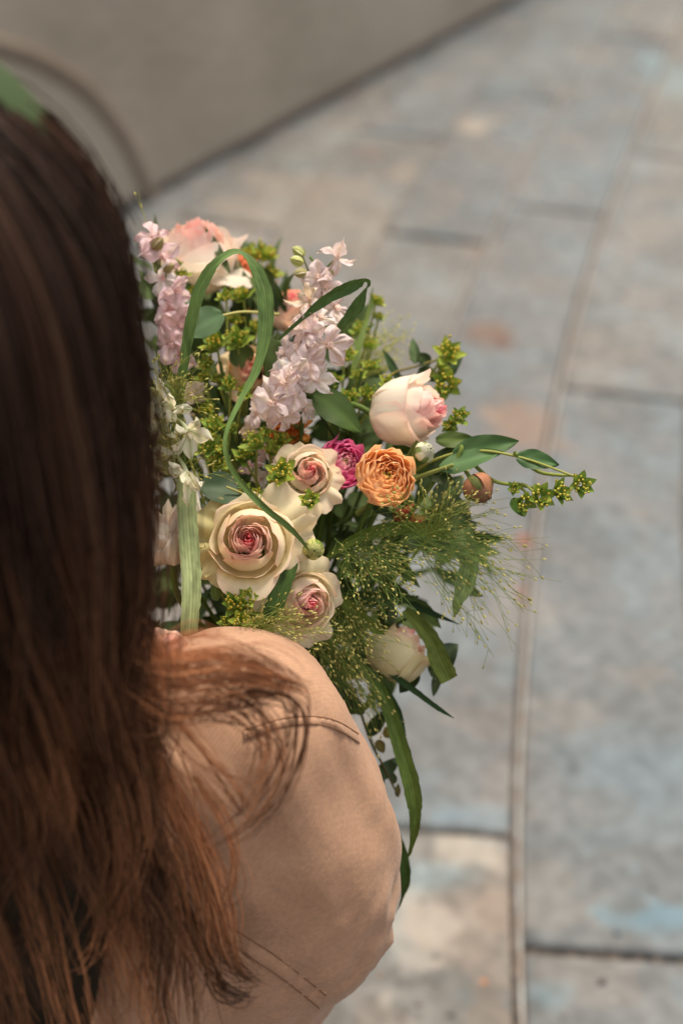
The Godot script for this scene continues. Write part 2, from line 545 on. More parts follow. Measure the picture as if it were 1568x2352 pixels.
func nets(g: Geo, prims: Array, k: float, cell: float, wrinkled := false) -> void:
	var lo := Vector3.ONE * 1e9
	var hi := -lo
	for q in prims:
		var r: float = maxf(q[2], q[3]) + cell * 2.0
		for e in 2:
			lo = lo.min(q[e] - Vector3.ONE * r)
			hi = hi.max(q[e] + Vector3.ONE * r)
	var nx := int((hi.x - lo.x) / cell) + 2
	var ny := int((hi.y - lo.y) / cell) + 2
	var nz := int((hi.z - lo.z) / cell) + 2
	var val := PackedFloat32Array()
	val.resize(nx * ny * nz)
	val.fill(1.0)
	# coarse blocks first: only blocks near a bone are filled
	var step := 4
	var reach := cell * step * 0.9 + k * 0.3 + cell
	for bz in range(0, nz, step):
		for by in range(0, ny, step):
			for bx in range(0, nx, step):
				var c := lo + Vector3(bx + step * 0.5, by + step * 0.5, bz + step * 0.5) * cell
				var d0 := field(c, prims, k)
				if absf(d0) > reach:
					if d0 < 0.0:
						for z in range(bz, mini(bz + step, nz)):
							for y in range(by, mini(by + step, ny)):
								for x in range(bx, mini(bx + step, nx)):
									val[(z * ny + y) * nx + x] = -1.0
					continue
				for z in range(bz, mini(bz + step, nz)):
					for y in range(by, mini(by + step, ny)):
						for x in range(bx, mini(bx + step, nx)):
							var p := lo + Vector3(x, y, z) * cell
							var d := field(p, prims, k)
							if wrinkled and absf(d) < cell * 3.0:
								d += crease(p)
							val[(z * ny + y) * nx + x] = d
	var id := PackedInt32Array()
	id.resize(nx * ny * nz)
	id.fill(-1)
	var co := [0, 1, nx, nx + 1, nx * ny, nx * ny + 1, nx * ny + nx, nx * ny + nx + 1]
	var cp := [Vector3(0, 0, 0), Vector3(1, 0, 0), Vector3(0, 1, 0), Vector3(1, 1, 0), Vector3(0, 0, 1), Vector3(1, 0, 1), Vector3(0, 1, 1), Vector3(1, 1, 1)]
	var ed := [[0, 1], [2, 3], [4, 5], [6, 7], [0, 2], [1, 3], [4, 6], [5, 7], [0, 4], [1, 5], [2, 6], [3, 7]]
	for z in nz - 1:
		for y in ny - 1:
			for x in nx - 1:
				var at0 := (z * ny + y) * nx + x
				var neg := 0
				for e in 8:
					if val[at0 + co[e]] < 0.0:
						neg += 1
				if neg == 0 or neg == 8:
					continue
				var sum := Vector3.ZERO
				var cnt := 0
				for e in ed:
					var a := val[at0 + co[e[0]]]
					var b := val[at0 + co[e[1]]]
					if (a < 0.0) != (b < 0.0):
						sum += cp[e[0]].lerp(cp[e[1]], a / (a - b))
						cnt += 1
				id[at0] = g.v.size()
				g.v.append(lo + (Vector3(x, y, z) + sum / cnt) * cell)
	var sx := 1
	var sy := nx
	var sz := nx * ny
	for z in range(1, nz - 1):
		for y in range(1, ny - 1):
			for x in range(1, nx - 1):
				var o := (z * ny + y) * nx + x
				var inside := val[o] < 0.0
				for axis in 3:
					var s: int = [sx, sy, sz][axis]
					if (val[o + s] < 0.0) == inside:
						continue
					var b: int = [sy, sz, sx][axis]
					var c: int = [sz, sx, sy][axis]
					var q := [id[o], id[o - b], id[o - b - c], id[o - c]]
					if q.min() < 0:
						continue
					if inside:
						g.i.append_array(PackedInt32Array([q[0], q[2], q[1], q[0], q[3], q[2]]))
					else:
						g.i.append_array(PackedInt32Array([q[0], q[1], q[2], q[0], q[2], q[3]]))

# ---------------------------------------------------------------- hair
func strand(g: Geo, pts: PackedVector3Array, r: float, c0: Color, c1: Color) -> void:
	var first := g.v.size()
	var last := pts.size() - 1
	for k in pts.size():
		var t := (pts[mini(k + 1, last)] - pts[maxi(k - 1, 0)]).normalized()
		var s := t.cross(Vector3(0.12, 0.1, 1.0)).normalized()
		var o := t.cross(s)
		var f := float(k) / last
		var rr := r * (1.0 - 0.75 * f * f * f)
		var cc := c0.lerp(c1, smoothstep(0.35, 1.0, f))
		g.v.append(pts[k] + o * rr)
		g.v.append(pts[k] + s * rr * 0.87 - o * rr * 0.5)
		g.v.append(pts[k] - s * rr * 0.87 - o * rr * 0.5)
		g.n.append(o)
		g.n.append(s * 0.87 - o * 0.5)
		g.n.append(-s * 0.87 - o * 0.5)
		g.c.append(cc)
		g.c.append(cc)
		g.c.append(cc)
	for k in last:
		var a := first + k * 3
		g.i.append_array(PackedInt32Array([a, a + 1, a + 3, a + 1, a + 4, a + 3, a + 1, a + 2, a + 4, a + 2, a + 5, a + 4, a + 2, a, a + 5, a, a + 3, a + 5]))

# a lock along px points, spread in metres at root and tip
func lock(g: Geo, pts: Array, s0: float, s1: float, n: int, c0: Color, c1: Color, flat := 0.4) -> void:
	var way := []
	for q in pts:
		way.append(at(q[0], q[1], q[2]))
	for k in n:
		var off := Vector3(rng.randfn() * 0.7, rng.randfn() * 0.7, rng.randfn() * flat)
		var drift := Vector3(rng.randfn(), rng.randfn(), rng.randfn()) * 0.004
		var w := []
		var cut := rnd(0.8, 1.0)
		for q in way.size():
			var f := float(q) / (way.size() - 1)
			w.append(way[q] + off * lerpf(s0, s1, f) + drift * sin(f * 5.0 + k))
		var line := spline(w, 7)
		line.resize(maxi(4, int(line.size() * cut)))
		var tone := rnd(0.6, 1.35)
		strand(g, line, rnd(0.00025, 0.0005), c0 * tone, c1 * tone)

# ---------------------------------------------------------------- pavement
func edge_at(z: float) -> float:   # the long gently curved joint between two courses of slabs
	var q := clampf(z, -6.0, -0.95)
	var slope := 0.0185638 * q * q + 0.1769199 * q + 0.1028868
	return ((0.0061879 * q + 0.08846) * q + 0.1028868) * q + 0.2310277 + slope * (z - q)

func course_point(z: float, o: float) -> Vector3:
	var s := (edge_at(z - 0.12) - edge_at(z + 0.12)) / 0.24
	var n := Vector3(1, 0, s).normalized()
	return Vector3(edge_at(z), 0, z) + n * o

func slab_mesh(z0: float, z1: float, o0: float, o1: float, low: float, top: float, bevel: float) -> Geo:
	var g := Geo.new()
	var rows := maxi(4, int(absf(z1 - z0) / 0.09))
	var cols := 6
	# profile across: outer foot, outer top edge, inner tops
	for j in rows + 3:
		var f := clampf(float(j - 1) / rows, 0.0, 1.0)
		var endrow := j == 0 or j == rows + 2
		var z := lerpf(z0, z1, f)
		for k in cols + 3:
			var h := clampf(float(k - 1) / cols, 0.0, 1.0)
			var side := k == 0 or k == cols + 2
			var o := lerpf(o0 + bevel, o1 - bevel, h)
			if k == 0: o = o0
			if k == cols + 2: o = o1
			var zz := z + (bevel if j == 1 else 0.0) * signf(z1 - z0) - (bevel if j == rows + 1 else 0.0) * signf(z1 - z0)
			if endrow: zz = z
			var p := course_point(zz, o)
			var chip := wob.get_noise_3d(p.x * 22.0, 4.0, p.z * 22.0) * bevel * 1.2
			p.y = low if (side or endrow) else top + wob.get_noise_3d(p.x * 5.0, 0.0, p.z * 5.0) * 0.0016
			p.x += chip
			p.z += chip * 0.7
			g.v.append(p)
			g.u.append(Vector2((p.x + 1.6) / 4.2, (-p.z - 0.4) / 6.3))
	g.grid(cols + 2, rows + 2, 0)
	return g

func stone_image() -> ImageTexture:
	var w := 700
	var h := 1050
	var data := PackedByteArray()
	data.resize(w * h * 3)
	var n1 := noise(0.012, 3, 11).get_image(w, h).get_data()
	var n2 := noise(0.035, 4, 12).get_image(w, h).get_data()
	var n3 := noise(0.16, 3, 13).get_image(w, h).get_data()
	var n4 := noise(0.02, 4, 14).get_image(w, h).get_data()
	var n5 := noise(0.05, 3, 15).get_image(w, h).get_data()
	# stains with a place of their own: [x, z, radius x, radius z, r, g, b, strength]
	var stains := []
	for q in [[1120, 770, 80, 34, Color(0.44, 0.30, 0.23), 0.7], [1150, 790, 34, 20, Color(0.36, 0.20, 0.15), 0.7], [1190, 985, 110, 90, Color(0.56, 0.44, 0.37), 0.75], [1090, 290, 70, 22, Color(0.70, 0.62, 0.55), 0.8],
			[1060, 2150, 150, 160, Color(0.62, 0.53, 0.47), 0.4], [1100, 2300, 60, 90, Color(0.45, 0.40, 0.36), 0.5], [940, 2150, 120, 150, Color(0.76, 0.75, 0.73), 0.5], [860, 350, 60, 30, Color(0.47, 0.38, 0.34), 0.4],
			[1050, 1960, 120, 50, Color(0.74, 0.71, 0.67), 0.6], [1000, 2020, 110, 45, Color(0.48, 0.60, 0.66), 0.45], [1480, 2120, 120, 60, Color(0.36, 0.52, 0.60), 0.55], [1450, 1780, 160, 120, Color(0.40, 0.46, 0.50), 0.4], [1530, 170, 70, 60, Color(0.50, 0.60, 0.64), 0.5],
			[1100, 1880, 100, 26, Color(0.46, 0.57, 0.64), 0.45], [1230, 640, 130, 130, Color(0.53, 0.50, 0.48), 0.25], [1250, 2290, 60, 40, Color(0.42, 0.55, 0.61), 0.4], [1320, 880, 120, 40, Color(0.58, 0.56, 0.54), 0.3], [1480, 2260, 60, 26, Color(0.30, 0.30, 0.30), 0.4],
			[700, 500, 300, 130, Color(0.60, 0.53, 0.47), 0.35], [1200, 1245, 22, 18, Color(0.62, 0.33, 0.24), 0.8], [1197, 1370, 16, 22, Color(0.55, 0.36, 0.30), 0.7]]:
		var c := ground_at(q[0], q[1])
		var ex := ground_at(q[0] + q[2], q[1])
		var ez := ground_at(q[0], q[1] - q[3])
		stains.append([(c.x + 1.6) / 4.2 * w, (-c.z - 0.4) / 6.3 * h, absf(ex.x - c.x) / 4.2 * w, absf(ez.z - c.z) / 6.3 * h, q[4], q[5]])
	for y in h:
		for x in w:
			var o := y * w + x
			var a := n1[o] / 255.0
			var b := n2[o] / 255.0
			var f := n3[o] / 255.0
			var d := n4[o] / 255.0
			var e := n5[o] / 255.0
			var br := 0.86 + 0.16 * a + 0.12 * (b - 0.5) + 0.30 * (f - 0.5)
			var r := 0.452 * br
			var g := 0.456 * br
			var bl := 0.460 * br
			var blue := clampf((d * 0.6 + e * 0.4 - 0.56) * 3.6, 0.0, 0.18)
			r += (0.46 - r) * blue
			g += (0.56 - g) * blue
			bl += (0.62 - bl) * blue
			var tan := clampf((0.40 - d) * 2.2 + (b - 0.6) * 0.8, 0.0, 0.15)
			r += (0.62 - r) * tan
			g += (0.52 - g) * tan
			bl += (0.45 - bl) * tan
			var dk := clampf((e - 0.74) * 3.0 * f, 0.0, 0.35)
			r -= r * dk
			g -= g * dk
			bl -= bl * dk
			for s in stains:
				var dx: float = (x - s[0]) / s[2]
				if dx > 1.5 or dx < -1.5:
					continue
				var dy: float = (y - s[1]) / s[3]
				var q := 1.0 - sqrt(dx * dx + dy * dy) + (b - 0.5) * 1.2 + (f - 0.5) * 0.5
				if q > 0.0:
					q = minf(q * 1.6, 0.8) * float(s[5])
					var sc: Color = s[4]
					r += (sc.r - r) * q
					g += (sc.g - g) * q
					bl += (sc.b - bl) * q
			data[o * 3] = int(clampf(r, 0.0, 1.0) * 255.0)
			data[o * 3 + 1] = int(clampf(g, 0.0, 1.0) * 255.0)
			data[o * 3 + 2] = int(clampf(bl, 0.0, 1.0) * 255.0)
	rng.seed = 9
	for k in 9000:   # grit
		var o := rng.randi() % (w * h)
		var f := rnd(0.55, 1.3)
		for c in 3:
			data[o * 3 + c] = int(clampf(data[o * 3 + c] * f, 0.0, 255.0))
	return ImageTexture.create_from_image(Image.create_from_data(w, h, false, Image.FORMAT_RGB8, data))

func noise_tex(freq: float, oct: int, s: int, normal_map := false, strength := 4.0, side := 512) -> NoiseTexture2D:
	var t := NoiseTexture2D.new()
	t.width = side
	t.height = side
	t.seamless = true
	t.noise = noise(freq, oct, s)
	t.as_normal_map = normal_map
	t.bump_strength = strength
	return t

func build_ground() -> void:
	var ground := Node3D.new()
	ground.name = "pavement"
	ground.set_meta("kind", "structure")
	add_child(ground)
	var stone := mat(Color.WHITE, 0.82, false)
	stone.albedo_texture = stone_image()
	stone.normal_enabled = true
	stone.normal_texture = noise_tex(0.03, 5, 31, true, 5.0)
	stone.uv1_scale = Vector3.ONE
	stone.normal_scale = 0.5
	var bed := Geo.new()
	var S := 160.0
	for p in [Vector3(-S, -0.011, -S), Vector3(S, -0.011, -S), Vector3(-S, -0.011, S), Vector3(S, -0.011, S)]:
		bed.v.append(p)
	bed.i = PackedInt32Array([0, 1, 2, 1, 3, 2])
	var mortar := mat(Color(0.47, 0.38, 0.32), 0.95, false)
	mortar.albedo_texture = noise_tex(0.05, 4, 33)
	mortar.uv1_triplanar = true
	mortar.uv1_scale = Vector3.ONE * 2.0
	mortar.albedo_color = Color(0.58, 0.51, 0.46)
	world_part("mortar_bed", bed, mortar, ground)
	var pale := mat(Color(0.70, 0.69, 0.67), 0.7, false)
	pale.albedo_texture = noise_tex(0.02, 4, 34)
	var ramp := Gradient.new()
	ramp.set_color(0, Color(0.58, 0.47, 0.41))
	ramp.set_color(1, Color(0.74, 0.755, 0.765))
	ramp.add_point(0.5, Color(0.62, 0.61, 0.60))
	pale.albedo_texture.color_ramp = ramp
	pale.albedo_color = Color.WHITE
	pale.uv1_triplanar = true
	pale.uv1_scale = Vector3.ONE * 1.7
	var tints := []
	for c in [Color(0.93, 0.945, 0.96), Color(1, 1, 1), Color(0.97, 0.955, 0.94), Color(0.94, 0.965, 0.985), Color(1.0, 0.985, 0.97)]:
		var v := stone.duplicate()
		v.albedo_color = c
		tints.append(v)
	var w := 0.268
	# joints across each course (z), nearest first
	var joints := {
		0: [-0.2, -1.172, -2.60, -3.95, -5.4, -7.0], -1: [0.1, -1.36, -3.50, -5.0, -6.6], -2: [-0.4, -1.9, -3.25, -4.30, -5.7, -7.2], -3: [-0.3, -1.5, -2.7, -3.9, -5.2, -6.8],
		1: [0.0, -1.6, -3.1, -4.6, -6.2], 2: [-0.4, -2.1, -3.7, -5.3, -6.9], 3: [0.0, -1.5, -3.0, -4.5, -6.1], -4: [-0.3, -1.8, -3.2, -4.7, -6.4], -5: [-0.2, -1.3, -2.6, -4.1, -5.6], -6: [-0.2, -1.9, -3.3, -4.8, -6.2], -7: [-0.3, -1.6, -3.0, -4.4, -6.0], -8: [-1.0, -2.5, -3.8, -5.2, -6.6], -9: [-1.0, -2.2, -3.6, -5.0, -6.4], -10: [-1.5, -3.0, -4.4, -5.8],
	}
	for k in joints:
		var js: Array = joints[k]
		var lay: float = [0.0, 0.0012, -0.0008][posmod(k, 3)]
		for j in js.size() - 1:
			var gap := 0.007 if js[j] > -2.0 else 0.013
			var gap2 := 0.007 if js[j + 1] > -2.0 else 0.013
			var g := slab_mesh(js[j] - gap, js[j + 1] + gap2, k * w + (0.0107 if k == 0 else (0.0097 if k == -1 else 0.0067)), (k + 1) * w - (0.0045 if k == -1 else 0.0005), -0.0115, lay + [0.0, 0.003, 0.001][(j + absi(k)) % 3], 0.004)
			world_part("slab", g, tints[(j * 3 + absi(k) * 2) % 5], ground)
		var e := slab_mesh(js[0] - 0.005, js[-1] + 0.005, k * w + 0.001, k * w + (0.0105 if k == 0 else (0.0095 if k == -1 else 0.0065)), -0.0115, 0.0, 0.003)
		world_part("edging_strip", e, pale, ground)
	# pebbles and crumbs on the near slabs
	var crumbs := [[1035, 2335, 9, Color(0.16, 0.17, 0.18)], [1110, 2258, 9, Color(0.72, 0.48, 0.34)], [930, 2325, 7, Color(0.35, 0.31, 0.28)], [1000, 2265, 8, Color(0.34, 0.33, 0.32)], [1415, 2148, 10, Color(0.16, 0.26, 0.32)], [1395, 2138, 7, Color(0.2, 0.3, 0.35)], [870, 2240, 7, Color(0.62, 0.5, 0.42)], [960, 2310, 9, Color(0.42, 0.38, 0.36)], [1380, 2258, 9, Color(0.26, 0.26, 0.27)], [820, 2320, 6, Color(0.5, 0.45, 0.42)]]
	for q in crumbs:
		var p := ground_at(q[0], q[1])
		var g := Geo.new()
		var r: float = q[2] / cam_f * p.distance_to(CAM)
		var first := 0
		for j in 5:
			for k in 7:
				var f := PI * (0.06 + 0.88 * j / 4.0)
				var a := TAU * k / 7.0
				g.v.append(p + Vector3(sin(f) * cos(a), cos(f) * 0.5 + 0.35, sin(f) * sin(a) * 0.8) * r * (1.0 + 0.3 * wob.get_noise_3d(q[0] + k * 40.0, j * 40.0, 0)))
		g.grid(7, 4, first, true)
		var m := mat(q[3], 0.9, false)
		var o := part(numbered("pebble"), g.done(p), m, self)
		o.position = p
		o.set_meta("label", {1035: "small black pebble at the bottom edge of the pavement", 1110: "small orange pebble beside the pale edging strip", 930: "brown pebble on the whitish slab close to the sleeve", 1000: "dark grey pebble on the whitish slab above the black one", 1415: "larger dark blue crumb on the right slab above the dark joint", 1395: "smaller dark blue crumb left of the larger blue one", 870: "pale orange crumb on the slab beside the sleeve hem", 960: "flat brown grey pebble between brown and dark grey pebbles", 1380: "dark crumb on the slab below the dark joint at right", 820: "small tan crumb nearest the sleeve at the bottom"}[q[0]])
		o.set_meta("category", "pebble")
		o.set_meta("group", "pebbles and crumbs on the pavement")

func build_wall() -> void:
	# a long smooth stone wall; a raised dark strip is added for a soft curved shadow edge
	var a := ground_at(350, 462)
	var dir := (ground_at(1200, 0) - a).normalized()
	var inn := dir.cross(Vector3.UP).normalized()
	if inn.z > 0.0:
		inn = -inn
	var p0 := a - dir * 2.6
	var tall := 0.86
	var t := thing("stone_wall", "smooth grey beige stone wall behind the woman's head, with a darker raised strip added for a curved shadow edge", "wall", p0)
	var m := mat(Color.WHITE, 0.85, false)
	var ramp := Gradient.new()
	ramp.set_color(0, Color(0.565, 0.53, 0.485))
	ramp.set_color(1, Color(0.675, 0.64, 0.595))
	m.albedo_texture = noise_tex(0.006, 5, 41)
	m.albedo_texture.color_ramp = ramp
	m.uv1_triplanar = true
	m.uv1_scale = Vector3.ONE * 0.7
	m.normal_enabled = true
	m.normal_texture = noise_tex(0.04, 4, 42, true, 3.0)
	m.normal_scale = 0.35
	var prof := [[0.030, 0.0], [0.030, 0.025], [0.004, 0.03], [0.0, 0.045], [0.0, 0.3], [0.0, 0.6], [0.0, tall - 0.02], [0.02, tall], [0.6, tall], [0.6, 0.0]]
	var g := Geo.new()
	for q in prof:
		for k in 31:
			g.v.append(p0 + dir * (k * 0.26) + inn * float(q[0]) + Vector3(0, q[1], 0))
	g.grid(30, prof.size() - 1, 0)
	for e in [0, 30]:
		var f := g.v.size()
		for q in prof:
			g.v.append(p0 + dir * (e * 0.26) + inn * float(q[0]) + Vector3(0, q[1], 0))
		for k in range(1, prof.size() - 1):
			g.i.append_array(PackedInt32Array([f, f + k, f + k + 1]))
	world_part("wall_block", g, m, t)
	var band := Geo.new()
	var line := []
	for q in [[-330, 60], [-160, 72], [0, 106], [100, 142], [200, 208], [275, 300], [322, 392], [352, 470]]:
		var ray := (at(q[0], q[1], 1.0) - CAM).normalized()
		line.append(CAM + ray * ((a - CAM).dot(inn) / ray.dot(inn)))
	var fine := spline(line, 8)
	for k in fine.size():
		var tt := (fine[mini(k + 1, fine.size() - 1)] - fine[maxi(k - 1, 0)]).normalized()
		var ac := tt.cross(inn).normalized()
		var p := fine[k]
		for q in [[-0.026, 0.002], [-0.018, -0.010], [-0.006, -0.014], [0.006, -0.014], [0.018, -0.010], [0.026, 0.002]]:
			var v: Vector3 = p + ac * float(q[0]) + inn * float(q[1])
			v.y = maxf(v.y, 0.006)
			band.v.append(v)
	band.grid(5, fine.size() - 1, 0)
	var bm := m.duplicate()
	bm.albedo_color = Color(0.80, 0.77, 0.75)  # darkened so the added strip reads as shade on the wall
	world_part("shadow_arc", band, bm, t)

# ---------------------------------------------------------------- the woman
var coat := []
var HEAD := Vector3(-0.216, 1.180, -0.625)
func on_coat(px: float, py: float) -> Vector3:
	var d := (at(px, py, 1.0) - CAM).normalized()
	var s := 0.55
	for k in 90:
		var e := field(CAM + d * s, coat, 0.05)
		if e < 0.0004:
			break
		s += e * 0.8
	return CAM + d * s

func crease(p: Vector3) -> float:   # drape of the cloth: long soft folds with a sharp valley, more of them towards the elbow
	var low := smoothstep(0.84, 0.66, p.y)
	var n := wob.get_noise_3d(p.x * 330.0 + p.y * 120.0, p.y * 90.0, p.z * 330.0)
	var a := -(1.0 - minf(1.0, absf(n) * 3.2)) * -0.0042
	var m := wob.get_noise_3d(p.x * 200.0 + p.y * 520.0, p.y * 240.0 - p.x * 420.0, p.z * 240.0 + 40.0)
	a += (1.0 - minf(1.0, absf(m) * 3.6)) * 0.0046 * low
	a += wob.get_noise_3d(p.x * 120.0, p.y * 70.0, p.z * 120.0) * 0.006 - 0.001
	return a

func twill_image() -> ImageTexture:   # diagonal cotton twill with slubs and slightly uneven dye
	var side := 512
	var blot := noise(0.010, 4, 51)
	var slub := noise(0.09, 3, 53)
	var im := Image.create(side, side, false, Image.FORMAT_RGB8)
	var b := blot.get_seamless_image(side, side)
	var s := slub.get_seamless_image(side, side)
	for y in side:
		for x in side:
			var t := b.get_pixel(x, y).r
			var q := s.get_pixel(x, y).r
			var rib := 0.5 + 0.5 * sin(TAU * (x + y) / 6.4)
			var f := 0.93 + 0.10 * (t - 0.5) + 0.10 * (q - 0.5) + 0.085 * rib * (0.5 + q)
			im.set_pixel(x, y, Color(0.69 * f, 0.535 * f * (0.985 + 0.03 * t), 0.43 * f * (0.97 + 0.06 * t)))
	return ImageTexture.create_from_image(im)

func build_person() -> void:
	var t := thing("person", "long-haired person in a tan cotton coat seen from behind, holding the bouquet", "person", Vector3(-0.22, 0.0, -0.72))
	coat = [
		cap(Vector3(-0.345, 0.842, -0.68), Vector3(-0.088, 0.840, -0.68), 0.060, 0.062),
		cap(Vector3(-0.295, 0.775, -0.66), Vector3(-0.285, 0.48, -0.65), 0.105, 0.112), cap(Vector3(-0.165, 0.775, -0.66), Vector3(-0.175, 0.48, -0.65), 0.105, 0.112),
		cap(Vector3(-0.222, 0.865, -0.67), Vector3(-0.218, 0.955, -0.672), 0.066, 0.056),
		cap(Vector3(-0.060, 0.826, -0.69), Vector3(-0.051, 0.745, -0.685), 0.070, 0.075), cap(Vector3(-0.051, 0.745, -0.685), Vector3(-0.048, 0.68, -0.685), 0.075, 0.074), cap(Vector3(-0.048, 0.68, -0.685), Vector3(-0.066, 0.585, -0.70), 0.074, 0.060),
		cap(Vector3(-0.066, 0.585, -0.70), Vector3(-0.065, 0.645, -0.85), 0.056, 0.045),
		cap(Vector3(-0.37, 0.825, -0.69), Vector3(-0.41, 0.70, -0.69), 0.070, 0.068), cap(Vector3(-0.41, 0.70, -0.69), Vector3(-0.395, 0.585, -0.71), 0.068, 0.055), cap(Vector3(-0.395, 0.585, -0.71), Vector3(-0.15, 0.60, -0.88), 0.052, 0.043),
		cap(Vector3(-0.29, 0.47, -0.68), Vector3(-0.17, 0.47, -0.68), 0.125, 0.125),
	]
	var cloth := mat(Color.WHITE, 0.85, false)
	cloth.albedo_texture = twill_image()
	cloth.uv1_triplanar = true
	cloth.uv1_scale = Vector3.ONE * 4.0
	cloth.normal_enabled = true
	cloth.normal_texture = noise_tex(0.16, 3, 52, true, 3.0)
	cloth.normal_scale = 0.14
	cloth.rim_enabled = true
	cloth.rim = 0.25
	cloth.rim_tint = 0.6
	# the body: one surface from head to hands and feet
	var skin := mat(Color(0.86, 0.66, 0.54), 0.5, false)
	skin.subsurf_scatter_enabled = true
	skin.subsurf_scatter_strength = 0.2
	var flesh := []
	for q in coat:
		flesh.append(cap(q[0], q[1], q[2] - 0.018, q[3] - 0.016))
	for s: float in [-1.0, 1.0]:
		var hx := -0.22 + 0.075 * s
		flesh.append(cap(Vector3(hx, 0.455, -0.70), Vector3(hx + 0.01 * s, 0.455, -1.08), 0.07, 0.052))
		flesh.append(cap(Vector3(hx + 0.01 * s, 0.455, -1.08), Vector3(hx, 0.08, -1.10), 0.05, 0.034))
		flesh.append(cap(Vector3(hx, 0.055, -1.09), Vector3(hx + 0.01 * s, 0.04, -1.24), 0.032, 0.024))
	flesh.append(cap(Vector3(-0.22, 0.92, -0.672), Vector3(-0.22, 1.08, -0.655), 0.047, 0.047))
	var g := Geo.new()
	nets(g, flesh, 0.03, 0.014)
	var H := HEAD
	var face := [cap(H + Vector3(0, 0.02, 0.015), H + Vector3(0, 0.015, -0.02), 0.086, 0.08), cap(H + Vector3(0, -0.05, -0.045), H + Vector3(0, -0.088, -0.068), 0.05, 0.026), cap(H + Vector3(0, 0.0, -0.1), H + Vector3(0, -0.032, -0.116), 0.008, 0.013),
		cap(H + Vector3(-0.02, -0.062, -0.094), H + Vector3(0.02, -0.062, -0.094), 0.007, 0.007), cap(H + Vector3(-0.035, 0.014, -0.088), H + Vector3(-0.02, 0.012, -0.094), 0.01, 0.009), cap(H + Vector3(0.035, 0.014, -0.088), H + Vector3(0.02, 0.012, -0.094), 0.01, 0.009),
		cap(H + Vector3(0, -0.06, 0.0), Vector3(-0.22, 1.03, -0.66), 0.05, 0.047), cap(H + Vector3(0.084, -0.005, 0.005), H + Vector3(0.08, -0.03, -0.003), 0.014, 0.01), cap(H + Vector3(-0.084, -0.005, 0.005), H + Vector3(-0.08, -0.03, -0.003), 0.014, 0.01)]
	nets(g, face, 0.022, 0.0055)
	for hand in [[Vector3(-0.065, 0.645, -0.85), Vector3(-0.062, 0.655, -0.885), 1.0], [Vector3(-0.15, 0.60, -0.88), Vector3(-0.105, 0.605, -0.885), -1.0]]:
		var w: Vector3 = hand[0]
		var c: Vector3 = hand[1]
		var fx: float = hand[2]
		var bones := [cap(w, c, 0.026, 0.024), cap(c, c + Vector3(0, 0.03, -0.012), 0.02, 0.016)]
		for k in 4:
			var y := 0.028 - 0.02 * k
			var len: float = [0.026, 0.03, 0.028, 0.022][k]
			var k0 := c + Vector3(0.004 * fx, y, -0.01)
			var k1 := k0 + Vector3(-0.008 * fx + 0.012 * fx, 0.0, -len)
			var k2 := k1 + Vector3(-0.02, -0.002, -0.014)
			var k3 := k2 + Vector3(-0.018, 0.0, 0.014)
			bones.append(cap(k0, k1, 0.0095, 0.009))
			bones.append(cap(k1, k2, 0.009, 0.0082))
			bones.append(cap(k2, k3, 0.0082, 0.0075))
		var th := c + Vector3(0.0, 0.03, 0.0)
		bones.append(cap(th, th + Vector3(-0.012 * fx, 0.022, -0.018), 0.011, 0.0095))
		bones.append(cap(th + Vector3(-0.012 * fx, 0.022, -0.018), th + Vector3(-0.018, 0.024, -0.042), 0.0095, 0.008))
		nets(g, bones, 0.006, 0.004)
	world_part("body", g, skin, t)
	for s in [-1.0, 1.0]:
		var eye := Geo.new()
		ball(eye, H + Vector3(0.03 * s, 0.0, -0.0885), Vector3(0, 0, -1), 0.0105, 0.006, col(70, 48, 36), 8, 5)
		world_part("eye", eye, mat(Color.WHITE, 0.2), t)
	var lip := Geo.new()
	tube(lip, spline([H + Vector3(-0.024, -0.062, -0.094), H + Vector3(0, -0.062, -0.1025), H + Vector3(0.024, -0.062, -0.094)], 5), 0.003, 0.003, col(170, 92, 84), col(170, 92, 84), 6)
	world_part("lips", lip, mat(Color.WHITE, 0.45), t)
	var legs := []
	for s: float in [-1.0, 1.0]:
		var hx := -0.22 + 0.075 * s
		legs.append(cap(Vector3(hx, 0.455, -0.66), Vector3(hx + 0.01 * s, 0.455, -1.08), 0.086, 0.068))
		legs.append(cap(Vector3(hx + 0.01 * s, 0.455, -1.08), Vector3(hx, 0.11, -1.10), 0.066, 0.058))
	var tr := Geo.new()
	nets(tr, legs, 0.025, 0.014)
	var white := mat(Color(0.80, 0.78, 0.74), 0.9, false)
	world_part("trousers", tr, white, t)
	for s: float in [-1.0, 1.0]:
		var hx := -0.22 + 0.075 * s
		var sh := Geo.new()
		nets(sh, [cap(Vector3(hx, 0.045, -1.075), Vector3(hx + 0.01 * s, 0.036, -1.25), 0.044, 0.035), cap(Vector3(hx, 0.05, -1.09), Vector3(hx, 0.08, -1.09), 0.044, 0.042)], 0.02, 0.009)
		world_part("shoe", sh, mat(Color(0.85, 0.84, 0.82), 0.6, false), t)
	var jg := Geo.new()
	nets(jg, coat, 0.05, 0.0068, true)
	var jacket := world_part("coat", jg, cloth, t)
	# seams: a raised flat fell, stitched down along both edges
	var thread := mat(Color(0.56, 0.42, 0.32), 0.9, false)
	for two in [[[[560, 1672], [600, 1660], [650, 1646], [720, 1641], [775, 1652], [822, 1680]], [[560, 1700], [600, 1688], [650, 1672], [720, 1667], [775, 1680], [826, 1712]]],
			[[[460, 2074], [520, 2112], [560, 2138], [640, 2190], [700, 2237], [752, 2280]], [[440, 2112], [500, 2156], [545, 2190], [622, 2240], [682, 2284], [730, 2324]]]]:
		var edges := []
		for row in two:
			var line := []
			for q in row:
				var hit := on_coat(q[0], q[1])
				if hit.distance_to(CAM) < 1.35 and field(hit, coat, 0.05) < 0.004:
					line.append(hit)
			edges.append(spline(line, 12))
		var cnt := mini(edges[0].size(), edges[1].size())
